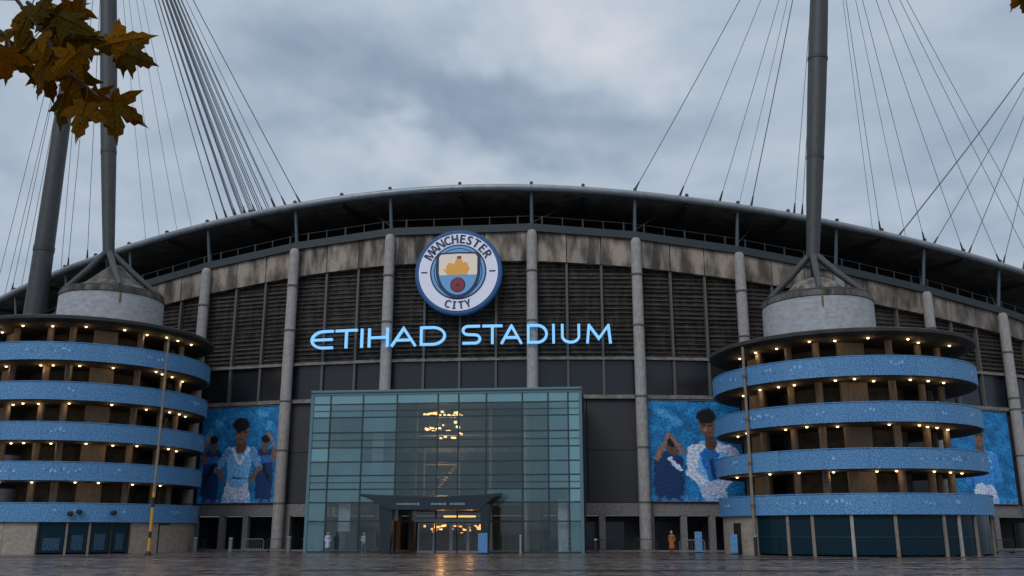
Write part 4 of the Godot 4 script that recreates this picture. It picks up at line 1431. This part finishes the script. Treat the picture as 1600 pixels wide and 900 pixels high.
func tree(label: String, trunk: Vector3, leaves: Array, cam: Transform3D, twigs: Array) -> void:
	# lists are in metres: to the right of, above the ground at, and in front of the viewer's spot
	var place := func(q: Vector3) -> Vector3: return cam * Vector3(q.x, q.y, -q.z)
	var foot: Vector3 = place.call(trunk)
	var t := thing("maple_tree", label, "tree", foot, 0.0, "autumn maples at the edge of the plaza")
	var g := Geo.new()
	g.tube([Vector3(0, -0.05, 0), Vector3(0, 0.2, 0), Vector3(0.05, 1.4, 0.02), Vector3(0.0, 3.0, 0.05), Vector3(0.06, 4.6, 0.0), Vector3(0.1, 6.5, -0.1)], [0.24, 0.17, 0.14, 0.12, 0.09, 0.03], 12)
	part(t, "trunk", g, M.bark)
	for tw in twigs:
		var pts := []
		var rad := []
		for k in tw.size():
			pts.append(place.call(tw[k]) - foot)
			rad.append(lerpf(0.028 if tw.size() > 3 else 0.009, 0.004, float(k) / (tw.size() - 1)))
		var gt := Geo.new()
		gt.tube(pts, rad, 7)
		part(t, "branch", gt, M.bark)
	var meshes := [leaf_mesh(1), leaf_mesh(2), leaf_mesh(3), leaf_mesh(4)]
	var mats := []
	for c in [[0.11, 0.060, 0.005], [0.17, 0.080, 0.005], [0.075, 0.048, 0.005], [0.25, 0.110, 0.006]]:
		var m := StandardMaterial3D.new()
		m.albedo_color = lin(c[0], c[1], c[2])
		m.roughness = 0.9
		m.metallic_specular = 0.15
		m.backlight_enabled = true
		m.backlight = lin(0.55, 0.24, 0.03)
		m.albedo_texture = speckle(0.03, 0.7, 1.0, 77 + mats.size(), 4, 128)
		m.uv1_triplanar = true
		m.uv1_scale = Vector3(2, 2, 2)
		m.cull_mode = BaseMaterial3D.CULL_DISABLED
		mats.append(m)
	for q in leaves:
		var o := part(t, "leaf", meshes[rng.randi() % 4], mats[rng.randi() % 4])
		var sz: float = q[3] * 0.80
		# degrees clockwise from straight up, seen from the viewer's side
		var b := cam.basis * Basis(Vector3.BACK, -deg_to_rad(q[4])) * Basis(Vector3.RIGHT, rng.randf_range(-0.55, 0.25)) * Basis(Vector3.UP, rng.randf_range(-0.6, 0.6))
		var mid: Vector3 = place.call(Vector3(q[0], q[1], q[2])) - foot
		o.transform = Transform3D(b.scaled_local(Vector3.ONE * sz), mid - b * Vector3(0, 0.5 * sz, 0))

# ------------------------------------------------------------------ sky
func sky_image() -> ImageTexture:
	var w := 1536
	var h := 768
	var im := Image.create(w, h, false, Image.FORMAT_RGB8)
	var f := FastNoiseLite.new()
	f.seed = 17
	f.frequency = 1.0
	f.fractal_octaves = 6
	f.fractal_gain = 0.6
	var f2 := FastNoiseLite.new()
	f2.seed = 5
	f2.frequency = 0.55
	f2.fractal_octaves = 3
	# broad cloud masses: [azimuth, elevation, width, height, amount]
	var mass := [[-12.0, 28.5, 8.0, 3.4, -0.75], [-3.5, 26.2, 7.0, 2.6, -0.8], [4.0, 23.6, 7.0, 2.2, -0.5], [5.0, 30.5, 5.5, 3.0, 0.85], [8.0, 26.8, 3.5, 2.2, 0.55], [-7.5, 22.9, 4.5, 1.3, 0.55], [-3.0, 21.7, 4.0, 1.2, 0.6], [-1.2, 31.0, 3.0, 2.5, 0.35]]
	for y in h:
		var el := (0.5 - (y + 0.5) / h) * PI
		for x in w:
			if el < -0.06:
				im.set_pixel(x, y, Color(0.33, 0.33, 0.34))
				continue
			var az := wrapf((x + 0.5) / w * TAU, -PI, PI)
			var d := Vector3(sin(az) * cos(el), sin(el), -cos(az) * cos(el))
			var p := Vector2(d.x, d.z) / (maxf(d.y, 0.0) + 0.22)
			var wx := f2.get_noise_2d(p.x * 2.0 + 40.0, p.y * 2.0)
			var n := f.get_noise_2d(p.x * 3.0 + wx * 0.5, p.y * 3.0 + wx * 0.4) * 0.95 + f2.get_noise_2d(p.x, p.y) * 0.35
			var da := rad_to_deg(az) + 6.0
			var de := rad_to_deg(el)
			var push := 0.0
			if absf(da) < 40.0 and de > 10.0 and de < 45.0:
				var jx := f.get_noise_2d(p.x * 4.0 + 9.0, p.y * 4.0) * 5.5
				var jy := f.get_noise_2d(p.x * 4.0 - 7.0, p.y * 4.0 + 5.0) * 3.2
				for m in mass:
					push += m[4] * exp(-pow((da + jx - m[0]) / m[2], 2.0) - pow((de + jy - m[1]) / m[3], 2.0))
			var a := clampf(n * 0.50 + push * 0.62, -1.0, 1.0)
			var base := Color(0.672, 0.730, 0.795)
			var c := base.lerp(Color(0.825, 0.840, 0.875), minf(a * 1.3, 1.0)) if a > 0.0 else base.lerp(Color(0.510, 0.585, 0.675), minf(-a * 1.3, 1.0))
			var up := smoothstep(0.35, 1.3, el)
			c = c.lerp(Color(0.90, 0.92, 0.95), up * 0.75)
			im.set_pixel(x, y, c)
	return ImageTexture.create_from_image(im)

# ------------------------------------------------------------------ everything
func _ready() -> void:
	rng.seed = 20241
	var cam := Camera3D.new()
	cam.name = "camera"
	add_child(cam)
	cam.position = Vector3(14.108, 1.7, 78.958)
	cam.rotation = Vector3(deg_to_rad(14.722), YAW, 0)
	cam.fov = 34.483
	cam.near = 0.1
	cam.far = 2000.0
	cam.current = true
	var env := Environment.new()
	var sky := Sky.new()
	var pano := PanoramaSkyMaterial.new()
	pano.panorama = sky_image()
	sky.sky_material = pano
	env.background_mode = Environment.BG_SKY
	env.sky = sky
	env.tonemap_mode = Environment.TONE_MAPPER_LINEAR
	env.tonemap_exposure = 1.0
	env.sdfgi_enabled = true
	env.ssao_enabled = true
	env.ssil_enabled = true
	var we := WorldEnvironment.new()
	we.name = "world"
	we.environment = env
	add_child(we)
	var sun := DirectionalLight3D.new()
	sun.name = "sun"
	sun.light_energy = 0.37
	sun.light_angular_distance = 30.0
	sun.light_color = Color(0.95, 0.97, 1.0)
	sun.shadow_enabled = true
	sun.rotation = Vector3(deg_to_rad(-42), deg_to_rad(-22), 0)
	add_child(sun)

	materials()

	# ground: one wide sheet of wet dark paving, with paler stone strips laid in it
	var wet := StandardMaterial3D.new()
	wet.albedo_color = lin(0.20, 0.155, 0.13)
	wet.albedo_texture = speckle(0.02, 0.45, 1.0, 51, 6, 1024)
	wet.roughness = 1.0
	wet.roughness_texture = speckle(0.006, 0.10, 0.46, 52, 5, 1024)
	wet.roughness_texture_channel = BaseMaterial3D.TEXTURE_CHANNEL_RED
	wet.uv1_triplanar = true
	wet.uv1_world_triplanar = true
	wet.uv1_scale = Vector3(0.06, 0.06, 0.06)
	wet.normal_enabled = true
	var nt := speckle(0.03, 0.0, 1.0, 53, 4)
	nt.color_ramp = null
	nt.as_normal_map = true
	nt.bump_strength = 1.2
	wet.normal_texture = nt
	wet.normal_scale = 0.015
	var gg := Geo.new()
	gg.quad(Vector3(-600, 0, -500), Vector3(600, 0, -500), Vector3(600, 0, 400), Vector3(-600, 0, 400), Vector3.UP)
	structure("ground", gg, wet)
	var strip := wet.duplicate()
	strip.albedo_color = lin(0.42, 0.345, 0.30)
	var dark_strip := wet.duplicate()
	dark_strip.albedo_color = lin(0.03, 0.03, 0.034)
	var lay := [[-40.0, 12.0, 60.0, 12.6, 0.9, 0], [-30.0, 30.0, 6.0, 16.0, 1.0, 0], [-22.0, 37.0, -2.0, 27.5, 0.8, 0], [13.0, 24.5, 46.0, 20.0, 1.0, 0], [15.5, 31.5, 52.0, 26.0, 0.7, 0], [-34.0, 22.0, -12.0, 21.0, 0.9, 0], [-50.0, 17.0, 55.0, 8.5, 1.2, 1], [17.0, 17.0, 30.0, 16.0, 1.4, 1], [-26.0, 34.0, -10.0, 33.0, 1.2, 1], [0.0, 36.0, 24.0, 34.0, 1.6, 1], [28.0, 31.0, 46.0, 29.0, 1.8, 1]]
	for k in lay.size():
		var q: Array = lay[k]
		var a := Vector3(q[0], 0.004 + 0.004 * (k % 4), q[1])
		var b := Vector3(q[2], a.y, q[3])
		var side: Vector3 = (b - a).cross(Vector3.UP).normalized() * q[4] / 2.0
		var gs := Geo.new()
		gs.quad(a - side, b - side, b + side, a + side, Vector3.UP)
		structure(numbered("paving_strip"), gs, strip if q[5] == 0 else dark_strip)
	# low kerb round the stadium front
	var gk := Geo.new()
	for b in bays():
		bay(gk, b[0], b[1], 0.0, 1.0, 0.0, 0.0, 0.12, 0.12, 0.9, 1.3)
	structure("kerb", gk, M.pier)

	stadium()
	tower(1.0, "right round ramp tower with four sky blue parapets and dark shopfront glass below", [14.25, 10.85, 7.5, 4.3], 16.45, 21.0)
	tower(-1.0, "left taller round ramp tower with five sky blue parapets, cut by the photo edge", [16.7, 13.45, 10.2, 7.05, 3.85], 19.05, 23.15)

	var ra := []
	for x in [16.9, 21.3, 25.2, 28.3, 32.6, 33.4, 34.6, 41.6, 46.5, 51.0, 55.5, 60.5, 64.0]:
		ra.append(roof_anchor(x, 0.0, 0.04 if x < 18.0 else 0.03))
	for x in [30.0, 31.5, 48.0, 53.0]:
		ra.append(roof_anchor(x, 9.0, 0.025))
	mast("tall grey mast on tripod legs standing on the right ramp tower", Vector3(32.2, 25.0, -1.5), Vector3(36.6, 67.6, -1.5), 0.86, 4.2, 3.9, ra)
	var la := []
	for k in 20:
		la.append(roof_anchor(-26.0 + k * 0.275, 0.4 + (k % 4) * 1.3, 0.05))
	for x in [-19.2, -18.0, -16.4]:
		la.append(roof_anchor(x, 0.0, 0.05 if x > -17.0 else 0.035))
	for x in [-31.0, -33.0, -35.5, -37.5]:
		la.append(roof_anchor(x, 3.0, 0.025))
	for x in [-43.0, -46.0, -49.0, -52.0, -56.0, -60.0]:
		la.append(roof_anchor(x, 0.0, 0.035))
	mast("slim grey mast on tripod legs standing on the left ramp tower", Vector3(-33.1, 27.3, -1.5), Vector3(-38.7, 75.5, -1.5), 0.82, 4.2, 4.0, la)
	var ba := []
	for x in [-50.0, -54.0, -58.0, -62.0]:
		ba.append(roof_anchor(x, 2.0, 0.035))
	mast("thick grey mast rising from behind the left ramp tower", Vector3(-47.1, 0, -12.0), Vector3(-46.4, 70.0, -12.0), 1.35, 0.0, 0.0, ba)
	var fa := []
	for x in [43.6, 47.5, 51.6, 55.9, 58.5, 61.0, 64.0]:
		fa.append(roof_anchor(x, 0.0, 0.07 if x < 44.0 else 0.045))
	mast("mast just outside the right photo edge whose cables fan down to the roof", Vector3(70.5, 0, -20.0), Vector3(67.9, 59.5, -25.0), 1.2, 0.0, 0.0, fa)

	entrance()
	canopy()
	crest()
	lettering()
	banner("blue banner of a player in pale kit left of the glass hall", -26.2, -17.75, 0)
	banner("blue banner of a figure in white right of the glass hall", 17.6, 26.3, 1)
	banner("blue banner of a dark haired figure just right of the right tower", 47.2, 54.7, 2)
	banner("blue banner cut off by the right photo edge", 56.2, 64.2, 3)

	tall_post("tall thin post with peeling yellow and black bands before the left tower", Vector3(-20.6, 0, 9.8), 16.4)

	person("person in pale long coat standing left of the canopy", Vector3(-9.4, 0, 1.3), 0.3, 1.68, lin(0.40, 0.42, 0.52), lin(0.08, 0.09, 0.16), 0.02, true)
	person("person in pale jacket and dark trousers beside the left canopy pillar", Vector3(-6.1, 0, 2.2), 1.0, 1.66, lin(0.30, 0.36, 0.42), lin(0.12, 0.13, 0.18), 0.14, false)
	person("person in orange coat standing right of the glass hall", Vector3(18.6, 0, 4.0), -0.5, 1.78, lin(0.30, 0.085, 0.025), lin(0.05, 0.04, 0.05), 0.06, true)

	totem("bright blue banner stand at the right canopy pillar", Vector3(4.0, 0, 4.6), 0.1, 0.75, 1.6, M.blue)
	totem("blue banner stand against the right tower's concrete wall", Vector3(23.4, 0, 3.2), -0.3, 0.55, 1.5, M.blue)
	totem("pale blue banner stand in the shade left of the right tower", Vector3(21.2, 0, -2.5), 0.0, 0.6, 1.7, M.blue_pale)
	bollard("dark slim bollard before the right tower's concrete wall", Vector3(24.6, 0, 6.2), 1.45, 0.12, M.black)
	bollard("pale teal bollard nearest the left ramp tower", Vector3(-22.8, 0, -3.0), 1.25, 0.2, M.dull_steel)
	bollard("pale teal bollard before the doorway under the left banner", Vector3(-19.9, 0, -4.0), 1.2, 0.18, M.dull_steel)
	bollard("pale bollard beside the column left of the glass hall", Vector3(-14.6, 0, -4.2), 1.3, 0.2, M.dull_steel)
	bollard("slim pale bollard before the glass right of the doors", Vector3(6.6, 0, 0.9), 1.45, 0.1, M.steel)
	barrier("pale crowd barrier before the doorway under the left banner", Vector3(-17.9, 0, -4.2), 0.1, 1.9, M.dull_steel)
	barrier("crowd barrier beside the left ramp tower's end", Vector3(-25.2, 0, -2.6), 0.0, 2.1, M.dull_steel)
	barrier("pale crowd barrier next to the orange coat", Vector3(20.2, 0, 3.3), 0.0, 1.9, M.dull_steel)
	barrier("dark crowd barrier right of the glass hall's corner", Vector3(13.7, 0, -4.5), 0.0, 2.0, M.teal_frame)
	barrier("dark crowd barrier between the column and the orange coat", Vector3(16.9, 0, -4.8), 0.0, 2.0, M.teal_frame)

	for q in [["left", -23.6, -4.6], ["right", -16.0, -5.2]]:
		barrier("dark crowd barrier %s of the pale one under the left banner" % q[0], Vector3(q[1], 0, q[2]), 0.05, 2.0, M.teal_frame)
	barrier("dark crowd barrier standing before the right tower's far end", Vector3(46.0, 0, -4.0), 0.4, 2.0, M.teal_frame)
	bollard("dark bollard close to the left corner of the glass hall", Vector3(-12.9, 0, -3.4), 1.15, 0.14, M.black)
	bollard("dark bollard close to the right corner of the glass hall", Vector3(12.7, 0, 0.6), 1.15, 0.14, M.black)
	var view := Transform3D(Basis(Vector3.UP, YAW), Vector3(14.108, 0, 78.958))
	var hang := [[-1.436, 3.5, 3.146, 0.181, 62], [-1.392, 3.405, 3.119, 0.143, 115], [-1.493, 3.466, 3.206, 0.152, 175], [-1.614, 3.539, 3.239, 0.137, 95], [-1.622, 3.425, 3.165, 0.121, 170], [-1.583, 3.165, 3.13, 0.164, 190], [-1.48, 3.187, 3.177, 0.171, 165], [-1.46, 3.231, 3.216, 0.169, 130], [-1.714, 3.313, 3.247, 0.176, 215], [-1.799, 3.331, 3.397, 0.158, 185], [-1.687, 3.382, 3.332, 0.138, 150], [-1.812, 3.455, 3.261, 0.174, 200], [-1.852, 3.358, 3.08, 0.145, 190], [-1.798, 3.5, 3.146, 0.159, 240], [-1.75, 3.587, 3.226, 0.186, 160], [-1.646, 3.558, 3.131, 0.169, 110], [-1.914, 3.702, 3.3, 0.153, 20], [-1.874, 3.768, 3.386, 0.173, 330], [-1.616, 3.526, 3.191, 0.142, 75], [-1.786, 3.541, 3.342, 0.163, 140], [-1.926, 3.541, 3.29, 0.151, 230], [-1.875, 3.591, 3.38, 0.171, 185], [-1.589, 3.311, 3.299, 0.137, 120], [-1.713, 3.407, 3.274, 0.149, 175], [-1.786, 3.348, 3.186, 0.14, 195], [-1.782, 3.654, 3.416, 0.152, 200], [-2.018, 3.705, 3.402, 0.115, 300], [-1.937, 3.758, 3.492, 0.178, 170], [-1.974, 3.515, 3.245, 0.124, 240], [-1.773, 3.726, 3.293, 0.153, 60], [-1.825, 3.683, 3.201, 0.149, 0], [-1.9, 3.477, 3.462, 0.152, 170], [-1.666, 3.382, 3.125, 0.148, 225], [-1.979, 3.54, 3.445, 0.131, 160], [-1.95, 3.45, 3.25, 0.15, 205], [-1.99, 3.62, 3.3, 0.15, 250], [-1.93, 3.66, 3.28, 0.16, 195], [-1.70, 3.62, 3.2, 0.15, 185], [-1.83, 3.50, 3.3, 0.16, 170]]
	tree("brown leaved autumn maple reaching in at the top left", Vector3(-4.6, 0, 3.6), hang, view, [
		[Vector3(-4.6, 2.9, 3.6), Vector3(-3.6, 3.5, 3.5), Vector3(-2.7, 3.85, 3.4), Vector3(-2.0, 3.78, 3.32), Vector3(-1.85, 3.6, 3.27)],
		[Vector3(-1.95, 3.76, 3.32), Vector3(-1.72, 3.58, 3.24), Vector3(-1.52, 3.52, 3.18)],
		[Vector3(-1.85, 3.62, 3.27), Vector3(-1.72, 3.42, 3.22), Vector3(-1.55, 3.28, 3.18)],
		[Vector3(-2.3, 3.82, 3.36), Vector3(-2.0, 3.60, 3.3), Vector3(-1.87, 3.44, 3.12)],
	])
	tree("autumn maple showing only a leaf tip at the top right corner", Vector3(4.4, 0, 3.8), [[2.07, 3.811, 3.374, 0.10, 200], [2.1, 3.79, 3.381, 0.09, 170], [2.16, 3.86, 3.366, 0.16, 140], [2.3, 3.9, 3.4, 0.17, 190]], view, [
		[Vector3(4.4, 3.0, 3.8), Vector3(3.5, 3.6, 3.6), Vector3(2.7, 3.95, 3.42), Vector3(2.2, 3.92, 3.38), Vector3(2.08, 3.86, 3.37)],
	])
